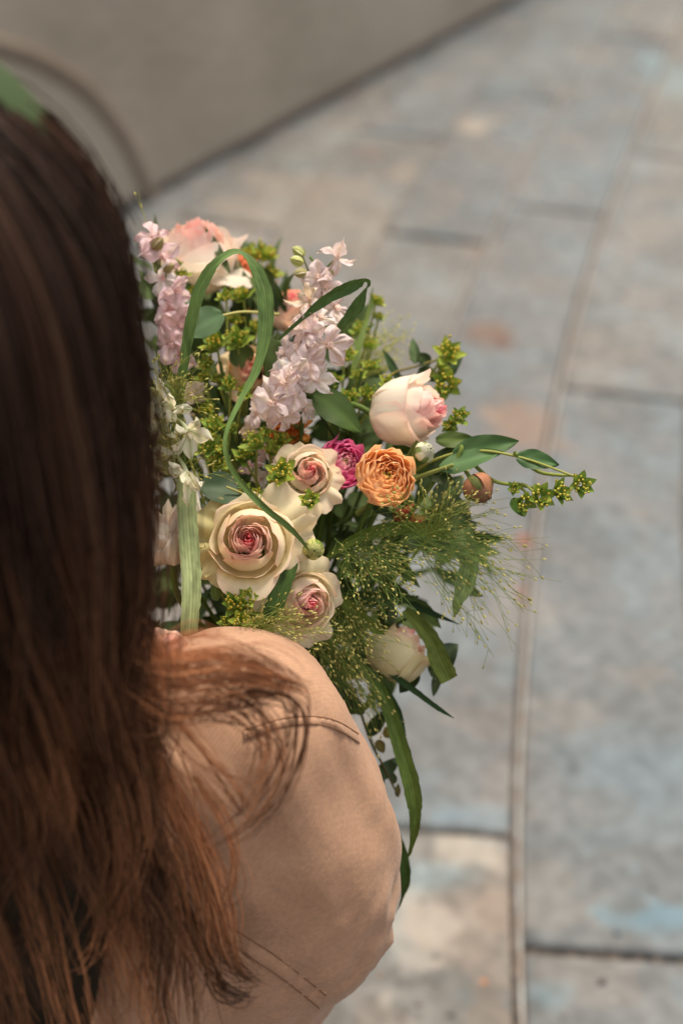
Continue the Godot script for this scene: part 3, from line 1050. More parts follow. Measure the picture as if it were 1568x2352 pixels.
		var fell := Geo.new()
		var inset := [PackedVector3Array(), PackedVector3Array()]
		for k in cnt:
			for j in 7:
				var f := j / 6.0
				var pr: Vector3 = edges[0][k].lerp(edges[1][k], f)
				var d := (pr - CAM).normalized()
				pr -= d * 0.006
				for r in 14:
					pr += d * maxf(field(pr, coat, 0.05) + crease(pr), -0.002) * 0.8
				var puff: float = [-0.0022, 0.0006, 0.0013, 0.0016, 0.0013, 0.0006, -0.0022][j]
				puff += 0.0006 * sin(k * 1.9) * sin(f * PI)
				fell.v.append(pr - d * puff)
				if j == 1 or j == 5:
					inset[0 if j == 1 else 1].append(pr - d * (puff + 0.0004))
		fell.grid(6, cnt - 1, 0)
		var band := world_part("seam", fell, cloth, jacket)
		for e in 2:
			var st := Geo.new()
			for k in inset[e].size() - 1:
				var a: Vector3 = inset[e][k]
				var b: Vector3 = inset[e][k + 1]
				tube(st, PackedVector3Array([a, a.lerp(b, 0.84)]), 0.00055, 0.00055, Color.WHITE, Color.WHITE, 4)
			world_part("stitches", st, thread, jacket).set_meta("kind", "stuff")
	build_hair(t)

func hair_path(a: float, p0: float, lay: float, end_y: float, wave: float, ph: float, jit: Vector2) -> PackedVector3Array:
	var out := PackedVector3Array()
	var H := HEAD
	var e := Vector3(0.104, 0.124, 0.121) * lay
	for k in 9:
		var f := lerpf(p0, 1.62, k / 8.0)
		var aa := a + jit.x * 0.25
		out.append(H + Vector3(sin(f) * cos(aa) * e.x, cos(f) * e.y, sin(f) * sin(aa) * e.z))
	var q := out[8]
	var n := 19
	for k in n:
		var f := (k + 1.0) / n
		var y := lerpf(q.y, end_y, f)
		var low := smoothstep(1.15, 0.97, y)
		var flare := smoothstep(0.96, 0.72, y)
		var sx := cos(a)
		var sz := sin(a)
		var cx := lerpf(q.x, -0.217 + sx * 0.098 * lay, low)
		var cz := lerpf(q.z, -0.585 + maxf(sz, -0.5) * 0.05 * lay, low)
		cx = lerpf(cx, -0.220 + sx * 0.108 + jit.x * 0.055, flare)
		cz = lerpf(cz, -0.512 + 0.03 * sz + (lay - 1.0) * 0.12 + jit.y * 0.012, flare)
		var wv := wave * (0.16 + 0.84 * smoothstep(1.06, 0.82, y))
		var s := (q.y - y) * (24.0 + 20.0 * absf(jit.y)) + ph
		out.append(Vector3(cx + sin(s) * wv, y, cz + cos(s * 0.9) * wv * 0.8))
	return out

func build_hair(t: Node3D) -> void:
	rng.seed = 77
	var m := mat(Color.WHITE, 0.42)
	m.metallic_specular = 0.35
	# the mass under the strands
	var cg := Geo.new()
	var cols := 40
	var rows := 0
	for k in cols + 1:
		var a := lerpf(-0.75, PI + 0.75, float(k) / cols)
		var pts := hair_path(a, 0.02, 0.955, lerpf(0.90, 0.68, clampf(sin(a) * 1.2 - cos(a) * 0.45, 0.0, 1.0)), 0.0, 0.0, Vector2.ZERO)
		rows = pts.size()
		for p in pts:
			cg.v.append(p)
			cg.c.append(Color(0.012, 0.008, 0.006))
	for k in cols:
		for r in rows - 1:
			var o := k * rows + r
			cg.i.append_array(PackedInt32Array([o, o + 1, o + rows, o + 1, o + rows + 1, o + rows]))
	var hair := world_part("hair", cg, m, t)
	var g := Geo.new()
	for c in 230:
		var a := rnd(-0.7, PI + 0.7)
		if c % 3 == 0:
			a = rnd(-0.5, 1.3)
		var p0 := rnd(0.03, 0.5)
		var end_y := rnd(0.70, 0.90) if rng.randf() < 0.75 else rnd(0.6, 0.8)
		var wave := rnd(0.006, 0.026)
		var ph := rnd(0, TAU)
		var jit := Vector2(rnd(-1, 1), rnd(-1, 1))
		if cos(a) > 0.25 and rng.randf() < 0.75:
			end_y = rnd(0.79, 0.93)
		var lay := rnd(0.94, 1.05)
		var warm := rng.randf()
		var shade := rnd(0.35, 1.5)
		var root := Color(0.026, 0.0155, 0.012).lerp(Color(0.092, 0.049, 0.033), warm * warm)
		var tip := Color(0.06, 0.025, 0.013).lerp(Color(0.29, 0.125, 0.060), rng.randf())
		var base := hair_path(a, p0, lay, end_y, wave, ph, jit)
		for s in 21:
			var off := Vector3(rng.randfn(), rng.randfn() * 0.3, rng.randfn()) * (0.0046 if rng.randf() < 0.92 else 0.011)
			var line := base.duplicate()
			var stray := Vector3(rng.randfn(), rng.randfn() * 0.5, rng.randfn()) * (0.0026 if rng.randf() < 0.9 else 0.014)
			var cut := int(line.size() * rnd(0.86, 1.0))
			for k in line.size():
				var f := float(k) / (line.size() - 1)
				var spread := sin(minf(1.0, f * 1.6) * PI * 0.5) * (1.0 - 0.85 * smoothstep(0.6, 1.0, f))
				line[k] += off * spread * 1.3 + stray * f * f
			line.resize(cut)
			var tone := rnd(0.7, 1.35) * shade
			strand(g, line, rnd(0.0003, 0.00062), root * tone, tip * tone)
	world_part("hair_strands", g, m, hair).set_meta("kind", "stuff")
	# locks that fall over the shoulder and flip outwards
	var red := Color(0.55, 0.235, 0.11)
	var brown := Color(0.11, 0.043, 0.02)
	var black := Color(0.022, 0.011, 0.008)
	var locks := [
		[[[250, 1480, 0.76], [340, 1530, 0.775], [450, 1516, 0.79], [560, 1520, 0.80], [650, 1555, 0.812], [705, 1590, 0.82]], 0.012, 0.003, 60, red, brown],
		[[[220, 1400, 0.76], [330, 1545, 0.78], [430, 1560, 0.79], [540, 1550, 0.80], [640, 1570, 0.81], [700, 1588, 0.818]], 0.012, 0.002, 70, red, red],
		[[[260, 1560, 0.77], [360, 1625, 0.785], [470, 1610, 0.80], [580, 1590, 0.81], [660, 1580, 0.815]], 0.013, 0.006, 50, red, brown],
		[[[240, 1440, 0.765], [350, 1490, 0.78], [440, 1462, 0.79], [530, 1450, 0.80]], 0.003, 0.002, 18, red, red],
		[[[560, 1590, 0.80], [650, 1600, 0.81], [684, 1640, 0.813], [672, 1740, 0.815], [620, 1845, 0.815], [540, 1915, 0.815], [478, 1952, 0.815]], 0.004, 0.007, 20, brown, brown],
		[[[470, 1600, 0.80], [570, 1630, 0.805], [612, 1700, 0.81], [598, 1800, 0.812], [550, 1880, 0.812], [500, 1940, 0.81]], 0.009, 0.009, 18, brown, red],
		[[[500, 1590, 0.80], [590, 1640, 0.805], [640, 1720, 0.81], [610, 1780, 0.812], [540, 1820, 0.81]], 0.007, 0.008, 16, red, red],
		[[[330, 1580, 0.78], [450, 1720, 0.80], [545, 1840, 0.815], [560, 1880, 0.818]], 0.006, 0.003, 20, red, brown],
		[[[340, 1700, 0.80], [430, 1900, 0.82], [470, 2050, 0.835], [500, 2180, 0.845], [560, 2240, 0.85], [596, 2252, 0.85]], 0.006, 0.0015, 46, red, black],
		[[[380, 1800, 0.81], [480, 1980, 0.83], [520, 2100, 0.84], [540, 2200, 0.845], [590, 2250, 0.85]], 0.004, 0.001, 26, red, brown],
		[[[300, 1900, 0.81], [420, 2060, 0.83], [470, 2190, 0.845], [510, 2270, 0.85], [560, 2288, 0.85], [570, 2268, 0.85]], 0.004, 0.001, 30, brown, black],
		[[[440, 1780, 0.81], [520, 1900, 0.825], [540, 2000, 0.835], [525, 2060, 0.838], [500, 2090, 0.84]], 0.002, 0.001, 14, red, brown],
		[[[150, 1600, 0.77], [180, 1800, 0.79], [260, 2000, 0.81], [300, 2200, 0.83], [360, 2420, 0.84]], 0.012, 0.008, 70, brown, red],
		[[[80, 1650, 0.77], [210, 1850, 0.79], [250, 2050, 0.805], [200, 2200, 0.82], [60, 2180, 0.82]], 0.008, 0.006, 50, brown, red],
		[[[-20, 1800, 0.77], [60, 2000, 0.79], [120, 2200, 0.81], [180, 2420, 0.82]], 0.012, 0.010, 60, brown, red],
		[[[240, 1650, 0.785], [300, 1850, 0.81], [400, 2000, 0.825], [430, 2200, 0.84], [440, 2420, 0.85]], 0.008, 0.003, 46, red, brown],
		[[[280, 1550, 0.775], [250, 1750, 0.795], [180, 1950, 0.81], [210, 2150, 0.825], [300, 2350, 0.84]], 0.008, 0.007, 44, red, red],
	]
	for l in locks:
		var lg := Geo.new()
		lock(lg, l[0], l[1], l[2], l[3], l[4], l[5])
		world_part("hair_lock", lg, m, hair).set_meta("kind", "stuff")
	# leaf-green hairband over the crown
	var hb := Geo.new()
	for k in 33:
		var f := lerpf(-1.75, 1.75, k / 32.0)
		for j in 7:
			var w := lerpf(-0.5, 0.5, j / 6.0) * 0.034
			var lift := 1.19 + 0.025 * cos(w / 0.023 * 1.3)
			hb.v.append(HEAD + Vector3(sin(f) * 0.080, cos(f) * 0.121, 0.0) * lift + Vector3(0, 0, w - 0.03 * sin(f) * sin(f)))
	hb.grid(6, 32, 0)
	var green := mat(Color(0.19, 0.27, 0.12), 0.75, false)
	world_part("hairband", hb, green, t)

func build_bench() -> void:
	var g := Geo.new()
	var c := Vector3(-0.22, 0.0, -0.60)
	var hx := 0.19
	var prof := [[0.17, 0.0], [0.17, 0.345], [0.164, 0.355], [0.155, 0.36]]
	for q in prof:
		for k in 24:
			var a := TAU * k / 24.0
			g.v.append(c + Vector3(signf(cos(a)) * pow(absf(cos(a)), 0.3) * (hx + q[0] - 0.17), q[1], signf(sin(a)) * pow(absf(sin(a)), 0.3) * q[0]))
	g.grid(24, 3, 0, true)
	var cc := g.v.size()
	g.v.append(c + Vector3(0, 0.36, 0))
	for k in 24:
		g.i.append_array(PackedInt32Array([cc - 24 + k, cc - 24 + (k + 1) % 24, cc]))
	var m := mat(Color(0.55, 0.52, 0.49), 0.85, false)
	var o := part("stone_seat", g.done(c), m, self)
	o.position = c
	o.set_meta("label", "low grey stone seat that the person sits on")
	o.set_meta("category", "stone seat")

# ---------------------------------------------------------------- the bouquet
func build_roses() -> void:
	rng.seed = 5
	var cream := col(255, 247, 214)
	var ivory := col(253, 248, 236)
	rose("rose", "largest cream rose with pink heart, facing the camera at the centre of the bouquet", at(572, 1242, 0.965), facing(0.05, 0.16, 1.0), 0.0245, {"cream": cream, "guards": [[268.0, 1.62, 0.95, 0.85, 0.08, 0.1], [85.0, 1.35, 0.9, 0.8, 0.08, 0.2], [42.0, 2.05, 0.7, 0.61, 0.16, 0.3], [5.0, 1.9, 0.6, 0.61, 0.16, 0.3], [330.0, 1.5, 0.7, 0.61, 0.12, 0.3], [152.0, 1.8, 0.65, 0.61, 0.192, 1.0], [186.0, 1.75, 0.6, 0.61, 0.192, 1.0], [215.0, 1.5, 0.6, 0.61, 0.192, 0.8]]})
	rose("rose", "half open cream and pink rose below and right of the largest one", at(706, 1385, 0.985), facing(0.4, -0.05, 1.0), 0.0195, {"cream": col(255, 247, 222), "guards": [[75.0, 1.75, 0.7, 0.73, 0.128, 0.5], [120.0, 1.8, 0.6, 0.61, 0.16, 0.7], [20.0, 1.45, 0.8, 0.73, 0.112, 0.3], [180.0, 1.9, 0.7, 0.73, 0.112, 0.2], [235.0, 1.75, 0.7, 0.67, 0.112, 0.2], [290.0, 1.7, 0.7, 0.67, 0.112, 0.2]]})
	rose("rose", "small peach cream rose left of the magenta ranunculus", at(712, 1084, 0.995), facing(0.15, 0.25, 1.0), 0.0155, {"cream": col(255, 246, 224), "pink": col(250, 188, 166), "guards": [[130.0, 1.75, 0.7, 0.73, 0.16, 0.5], [170.0, 1.7, 0.6, 0.61, 0.16, 0.4], [40.0, 1.55, 0.7, 0.73, 0.16, 0.3], [255.0, 2.4, 0.6, 0.61, 0.176, 0.4], [300.0, 1.9, 0.7, 0.61, 0.16, 0.2], [350.0, 1.6, 0.7, 0.61, 0.128, 0.3]]})
	rose("rose", "white rosebud with pink heart seen from the side above the orange ranunculus", at(966, 944, 1.02), facing(0.95, 0.06, 0.46), 0.0225, {"cream": ivory, "pink": col(250, 196, 190), "tall": 1.75, "open": 0.5, "guards": [[100.0, 1.2, 1.3, 0.73, 0.064, 0.0], [300.0, 1.3, 1.0, 0.73, 0.08, 0.1], [200.0, 1.12, 1.1, 0.9, 0.04, 0.0]]})
	rose("rose", "blush rose standing highest at the top left of the bouquet", at(452, 560, 1.12), facing(0.05, 0.9, 0.5), 0.0285, {"cream": ivory, "pink": col(250, 200, 190), "deep": col(252, 206, 200), "tall": 1.45, "open": 0.9, "guards": [[20.0, 1.3, 1.25, 0.67, 0.096, 0.0], [160.0, 1.35, 1.2, 0.67, 0.096, 0.0], [80.0, 1.2, 1.25, 0.85, 0.064, 0.1], [310.0, 1.7, 0.5, 0.61, 0.096, 0.2], [270.0, 1.3, 0.9, 0.73, 0.08, 0.0]]})
	rose("rose", "pale green white rose turned away behind the grass at the lower right", at(924, 1482, 1.06), facing(0.5, 0.75, -0.2), 0.0215, {"cream": col(232, 228, 192), "pink": col(232, 186, 158), "tall": 1.35, "open": 0.4, "guards": [[20.0, 1.25, 1.2, 0.9, 0.064, 0.4], [140.0, 1.2, 1.15, 0.8, 0.04, 0.4], [270.0, 1.2, 1.1, 0.9, 0.04, 0.4]]})
	rose("rose", "peach rose mostly hidden behind the pink larkspur", at(672, 700, 1.12), facing(0.0, 0.75, 0.7), 0.018, {"cream": col(250, 228, 208), "pink": col(248, 172, 134), "tall": 1.3, "open": 0.6})
	rose("rose", "small cream rose with red heart behind the looping grass blade", at(578, 850, 1.08), facing(0.35, 0.3, 1.0), 0.016, {"cream": col(250, 234, 196), "pink": col(240, 150, 104), "deep": col(206, 50, 66), "guards": [[170.0, 1.6, 0.8, 0.8, 0.16, 0.2], [230.0, 1.6, 0.8, 0.8, 0.16, 0.2], [60.0, 1.4, 0.9, 0.73, 0.08, 0.1]]})
	rose("rose", "blush rose just above the coat shoulder beside the hair", at(392, 1496, 0.91), facing(0.3, 0.6, 0.3), 0.017, {"cream": col(246, 212, 194), "pink": col(244, 204, 190), "deep": col(240, 190, 178), "tall": 1.4, "open": 1.0, "guards": [[30.0, 1.8, 1.1, 0.73, 0.08, 0.0], [70.0, 1.5, 1.1, 0.73, 0.08, 0.0], [110.0, 1.9, 1.2, 0.61, 0.08, 0.2]]})

func build_round_flowers() -> void:
	rng.seed = 6
	ranunculus("ranunculus", "orange ranunculus with tightly layered petals", "ranunculus", at(888, 1092, 0.985), facing(0.16, 0.30, 1.0), 0.0215, col(255, 214, 166), col(255, 206, 150), col(196, 190, 106), 42, 0.075, 0.96, "ranunculus flowers of the bouquet")
	ranunculus("ranunculus", "magenta ranunculus between the peach rose and the orange one", "ranunculus", at(790, 1062, 1.02), facing(0.4, 0.3, 0.9), 0.0195, col(236, 122, 180), col(244, 196, 210), col(210, 186, 158), 36, 0.07, 0.96, "ranunculus flowers of the bouquet")
	ranunculus("ranunculus", "pleated white ranunculus squeezed between hair and pale grass blade", "ranunculus", at(388, 1215, 1.0), facing(-0.1, 0.9, 0.3), 0.031, col(252, 247, 238), col(248, 234, 226), col(180, 180, 110), 30, 0.2, 0.75, "ranunculus flowers of the bouquet")
	ranunculus("carnation", "orange carnation half hidden under the larkspur", "carnation", at(662, 985, 1.06), facing(0.1, 0.3, 1.0), 0.0135, col(236, 168, 92), col(226, 140, 70), col(200, 120, 60), 26, 0.30, 1.1)
	ranunculus("carnation", "coral carnation beside the highest rose", "carnation", at(552, 618, 1.14), facing(0.5, 0.4, 0.7), 0.013, col(244, 176, 140), col(234, 140, 96), col(220, 120, 70), 22, 0.28, 1.1)
	ranunculus("carnation", "rust orange carnation behind the loop of grass", "carnation", at(600, 676, 1.16), facing(0.3, 0.3, 0.9), 0.012, col(220, 130, 60), col(206, 104, 40), col(190, 90, 40), 20, 0.30, 1.1)
	ranunculus("carnation", "salmon carnation peeking from the shade under the orange ranunculus", "carnation", at(935, 1195, 1.05), facing(0.3, 0.2, 0.9), 0.010, col(232, 150, 124), col(214, 96, 70), col(190, 80, 60), 18, 0.30, 1.1)
	# closed buds
	for q in [["flower_bud", "striped green and rose flower bud hanging at the right edge", [1098, 1122, 1.0], facing(0.55, -0.75, 0.35), 0.0115, col(176, 120, 100), col(96, 104, 62), [1020, 1075]], ["flower_bud", "small pale green bud under the tip of the looping blade", [720, 1262, 0.975], facing(0.1, -0.1, 1.0), 0.0072, col(206, 204, 140), col(120, 140, 70), [690, 1230]], ["flower_bud", "tiny white flower bud right below the white rosebud", [976, 1038, 1.0], facing(0.5, 0.3, 0.8), 0.0075, col(232, 228, 214), col(130, 150, 90), [930, 1060]]]:
		var p := at(q[2][0], q[2][1], q[2][2])
		var t := thing(q[0], q[1], "flower bud", p, "closed buds of the bouquet")
		var g := Geo.new()
		var s: float = q[4]
		var b := basis_on(q[3])
		ball(g, p, q[3], s * 0.86, s * 0.95, (q[5] as Color).lerp(q[6], 0.25), 10, 8)
		world_part("bud_core", g, M.petal, t)
		for k in 9:
			var pg := Geo.new()
			petal(pg, b, p - b.y * s * 0.9, k * TAU / 9.0 + 0.2 * (k % 2), s * (1.0 + 0.05 * (k % 2)), s * 0.95, s * 0.28, s * 1.85, 0.0, 0.42, s * 0.03, q[5] if k % 2 else q[6], (q[6] as Color).lerp(q[5], 0.5), 0.6, q[6], k * 1.9 + p.x * 9.0, 6, 7)
			world_part("sepal", pg, M.leaf, t)
		var sg := Geo.new()
		var root := at(q[7][0], q[7][1], q[2][2] + 0.02)
		tube(sg, spline([tie, root, p - b.y * s * 2.2, p - b.y * s * 0.8], 6), 0.0016, 0.0016, col(110, 130, 70), col(130, 146, 80), 6)
		world_part("stem", sg, M.leaf, t)

func build_larkspur() -> void:
	rng.seed = 8
	make_florets()
	larkspur("pale pink larkspur spike rising right of the looping grass blade", [[690, 1040, 1.06], [690, 860, 1.035], [722, 730, 1.03], [738, 640, 1.035], [712, 590, 1.04]], [
		[772, 592, 1.03, 44, 0.55, 0.6, 0.3, 0.4], [748, 662, 1.03, 46, 0.1, 0.2, 0.9, 1.1], [712, 690, 1.02, 46, -0.6, 0.2, 0.5, 0.2], [768, 706, 1.025, 50, 0.6, -0.15, 0.7, 2.0], [722, 748, 1.01, 52, -0.3, 0.1, 0.9, 0.9],
		[752, 792, 1.0, 58, 0.35, -0.05, 0.9, 0.35], [688, 800, 1.005, 52, -0.5, 0.15, 0.8, 1.6], [655, 812, 1.02, 40, -0.8, 0.2, 0.5, 0.5], [704, 838, 1.0, 54, 0.1, -0.1, 1.0, 2.2], [668, 862, 1.0, 52, -0.5, 0.0, 0.9, 1.2], [722, 870, 1.01, 44, 0.7, -0.2, 0.6, 0.1],
		[628, 926, 0.995, 62, -0.2, -0.1, 1.0, 0.7], [672, 905, 1.0, 50, 0.3, -0.2, 0.9, 1.9], [698, 940, 1.03, 36, 0.5, -0.3, 0.7, 0.9], [588, 950, 1.03, 40, -0.6, -0.1, 0.8, 0.2], [582, 985, 1.04, 36, -0.4, -0.5, 0.7, 1.0], [730, 640, 1.03, 42, 0.0, 0.3, 0.9, 1.4], [700, 765, 1.0, 50, -0.4, 0.1, 0.9, 0.5], [735, 730, 1.01, 48, 0.3, 0.2, 0.9, 1.8], [655, 880, 0.995, 50, -0.3, 0.1, 1.0, 0.3], [645, 960, 1.01, 44, 0.0, -0.3, 0.9, 1.3]],
		[[686, 578, 1.03, 27, -0.75, 0.5, 0.3, 0], [682, 600, 1.025, 27, -0.85, 0.3, 0.3, 0], [690, 626, 1.02, 26, -0.8, -0.2, 0.4], [756, 630, 1.03, 20, 0.6, 0.6, 0.4]], 0, M.pink_petal)
	larkspur("rosy larkspur spike running down along the edge of the hair", [[400, 900, 1.08], [395, 800, 1.06], [375, 680, 1.06], [352, 560, 1.06]], [
		[350, 545, 1.05, 44, 0.3, 0.5, 0.8, 0.3], [372, 590, 1.05, 46, 0.7, 0.1, 0.6, 1.2], [372, 640, 1.05, 48, 0.3, 0.0, 0.9, 2.0], [398, 668, 1.05, 44, 0.8, 0.0, 0.5, 0.6], [388, 712, 1.05, 50, 0.4, -0.1, 0.9, 1.5], [412, 745, 1.05, 46, 0.7, -0.3, 0.7, 0.2], [392, 790, 1.05, 48, 0.2, -0.3, 0.9, 0.9], [405, 822, 1.06, 40, 0.6, -0.5, 0.6, 1.9], [436, 905, 1.06, 38, 0.6, -0.3, 0.7, 1.0], [450, 930, 1.07, 30, 0.5, -0.5, 0.7, 0.4]],
		[[362, 560, 1.04, 30, 0.6, 0.5, 0.4], [388, 615, 1.04, 26, 0.75, 0.3, 0.4]], 0, M.rose_petal)
	larkspur("white green larkspur spike drooping beside the hair", [[420, 1300, 1.04], [425, 1130, 1.0], [418, 1000, 0.985], [400, 905, 0.985], [372, 880, 1.0]], [
		[372, 925, 0.975, 44, -0.3, 0.4, 0.8, 0.4], [398, 940, 0.97, 40, 0.2, 0.1, 1.0, 1.2], [434, 990, 0.965, 48, 0.35, -0.85, 0.35, 0.3], [368, 1030, 0.98, 44, -0.4, -0.75, 0.5, 1.7], [402, 1000, 0.985, 42, 0.0, -0.4, 0.9, 2.2], [430, 1085, 0.965, 50, 0.15, -0.85, 0.45, 0.9], [356, 1065, 0.985, 40, -0.5, -0.7, 0.5, 0.2], [362, 985, 0.99, 40, -0.5, 0.0, 0.9, 0.8]],
		[[352, 900, 0.97, 22, -0.4, 0.6, 0.6]], 1, M.white_petal)
	larkspur("few low pink larkspur florets in the shade left of the peach rose", [[640, 1150, 1.07], [610, 1090, 1.06], [580, 1050, 1.055]], [
		[575, 1070, 1.05, 34, -0.5, 0.2, 0.8, 0.5], [608, 1040, 1.05, 28, 0.2, 0.3, 0.9, 1.5], [635, 1085, 1.055, 30, 0.2, -0.1, 0.9, 0.2], [600, 1100, 1.055, 28, -0.2, -0.3, 0.9, 2.0]], [], 0, M.rose_petal)

func build_blades() -> void:  # every ribbon here is a long blade of grass
	var mid := col(96, 122, 76)
	var dark := col(62, 86, 48)
	blade("grass_blade", "long green blade that loops up and over in front of the flowers", [[398, 1010, 1.0, 9.6, 20, 1.0], [418, 860, 0.985, 12.0, 25, 1.0], [438, 735, 0.975, 14.4, 20, 1.2], [468, 645, 0.97, 14.4, 0, 1.35], [512, 592, 0.965, 10.4, -40, 1.3], [556, 584, 0.965, 11.2, -62, 0.85], [600, 645, 0.965, 17.6, -15, 0.8], [612, 735, 0.962, 18.4, 10, 0.85], [594, 840, 0.958, 12.0, 30, 1.1], [556, 915, 0.955, 8.0, 40, 1.5], [524, 985, 0.952, 6.4, 40, 1.6], [520, 1040, 0.95, 6.4, 30, 1.4], [546, 1098, 0.948, 7.2, 20, 1.1], [602, 1160, 0.94, 8.0, 10, 0.95], [660, 1208, 0.94, 7.2, 10, 0.9], [690, 1238, 0.942, 4.8, 20, 0.9], [712, 1268, 0.95, 0.8, 30, 0.9]], mid)
	blade("grass_blade", "wide pale velvety blade standing upright left of the largest rose", [[428, 1095, 0.985, 21, 5], [430, 1180, 0.975, 22, 0], [436, 1270, 0.965, 23, -5], [440, 1350, 0.955, 23, 0], [436, 1440, 0.95, 20, 5], [430, 1500, 0.96, 16, 5]], col(146, 160, 126))
	blade("grass_blade", "dark blade leaning between the two cream roses", [[682, 1262, 0.985, 5, 10], [662, 1320, 0.972, 18, 15], [634, 1385, 0.968, 22, 15], [606, 1440, 0.972, 21, 10], [590, 1490, 1.0, 16, 0]], dark)
	blade("grass_blade", "narrow blade crossing the larkspur and folding back at its tip", [[640, 780, 1.01, 3.1, 0], [690, 735, 0.995, 4.7, 0], [745, 690, 0.985, 11.7, 10], [795, 662, 0.982, 15.6, 20], [838, 645, 0.985, 11.7, 50], [842, 664, 0.995, 11.7, 110], [822, 705, 1.0, 17.2, 150], [790, 742, 1.005, 10.9, 160], [765, 765, 1.01, 2.3, 170]], col(74, 100, 62))
	blade("grass_blade", "broad blade hanging lowest right of the coat sleeve, curving to a point", [[868, 1560, 1.045, 8.5, 10], [898, 1640, 1.04, 17.0, 15], [926, 1730, 1.035, 19.6, 15], [950, 1820, 1.03, 21.2, 20], [955, 1890, 1.03, 14.4, 30], [944, 1950, 1.035, 6.0, 40], [935, 1972, 1.04, 0.8, 50]], col(84, 106, 56))
	blade("grass_blade", "blade tip emerging from behind the sleeve edge", [[870, 1830, 1.09, 6, 10], [896, 1890, 1.085, 12, 15], [922, 1965, 1.08, 17, 15], [932, 2020, 1.08, 15, 30], [922, 2070, 1.08, 6, 60], [905, 2105, 1.085, 4, 90], [885, 2140, 1.09, 1, 90]], col(66, 92, 54))
	blade("grass_blade", "olive blade with a square cut end beside the round eucalyptus leaf", [[930, 1400, 1.05, 10.2, 5], [985, 1460, 1.04, 18.7, 5], [1010, 1515, 1.035, 23.8, 10], [1033, 1562, 1.03, 22.1, 10]], col(96, 110, 58))
	blade("grass_blade", "pale folded leaf tip hanging at the end of the feathery grass", [[1060, 1215, 1.03, 22, 0], [1078, 1280, 1.02, 22, 10], [1070, 1340, 1.015, 25, 20], [1052, 1385, 1.015, 14, 30], [1042, 1420, 1.02, 2, 40]], col(132, 152, 110))
	blade("grass_blade", "thin dark blade pointing down right below the pale green white rose", [[860, 1520, 1.05, 5, 10], [930, 1570, 1.04, 8, 10], [1000, 1622, 1.035, 6, 20], [1042, 1650, 1.035, 1, 20]], col(44, 70, 44))
	blade("grass_blade", "short thin dark blade under the feathery grass", [[900, 1360, 1.06, 8, 20], [980, 1402, 1.05, 8, 20], [1055, 1434, 1.045, 1, 20]], col(44, 66, 44))
	blade("grass_blade", "thin curved blade close beside the broad hanging one", [[880, 1570, 1.06, 4, 10], [915, 1630, 1.055, 6, 20], [932, 1690, 1.05, 1, 20]], col(56, 80, 48))
	blade("grass_blade", "shaded broad blade lying behind the lower rose to the right", [[730, 1350, 1.03, 10, 30], [800, 1368, 1.035, 22, 35], [880, 1375, 1.04, 20, 30], [960, 1372, 1.05, 6, 30]], col(64, 84, 48))
	blade("grass_blade", "mid green blade under the feathery grass reaching left to the dark centre", [[740, 1290, 1.03, 3.5, 10], [800, 1245, 1.03, 11.2, 15], [880, 1215, 1.035, 16.8, 20], [980, 1215, 1.04, 15.4, 10], [1080, 1240, 1.045, 8.4, 10]], col(104, 124, 60))
	blade("grass_blade", "slender blade rising steeply behind the larkspur tip", [[800, 900, 1.08, 5, 10], [822, 800, 1.09, 8, 10], [845, 720, 1.10, 6, 20], [856, 660, 1.10, 1, 20]], col(104, 122, 70))
	blade("grass_blade", "short olive blade slanting down beside the lower rose", [[770, 1360, 1.02, 6, 10], [820, 1410, 1.01, 17, 15], [860, 1442, 1.01, 12, 15], [884, 1458, 1.015, 1, 15]], col(104, 120, 60))

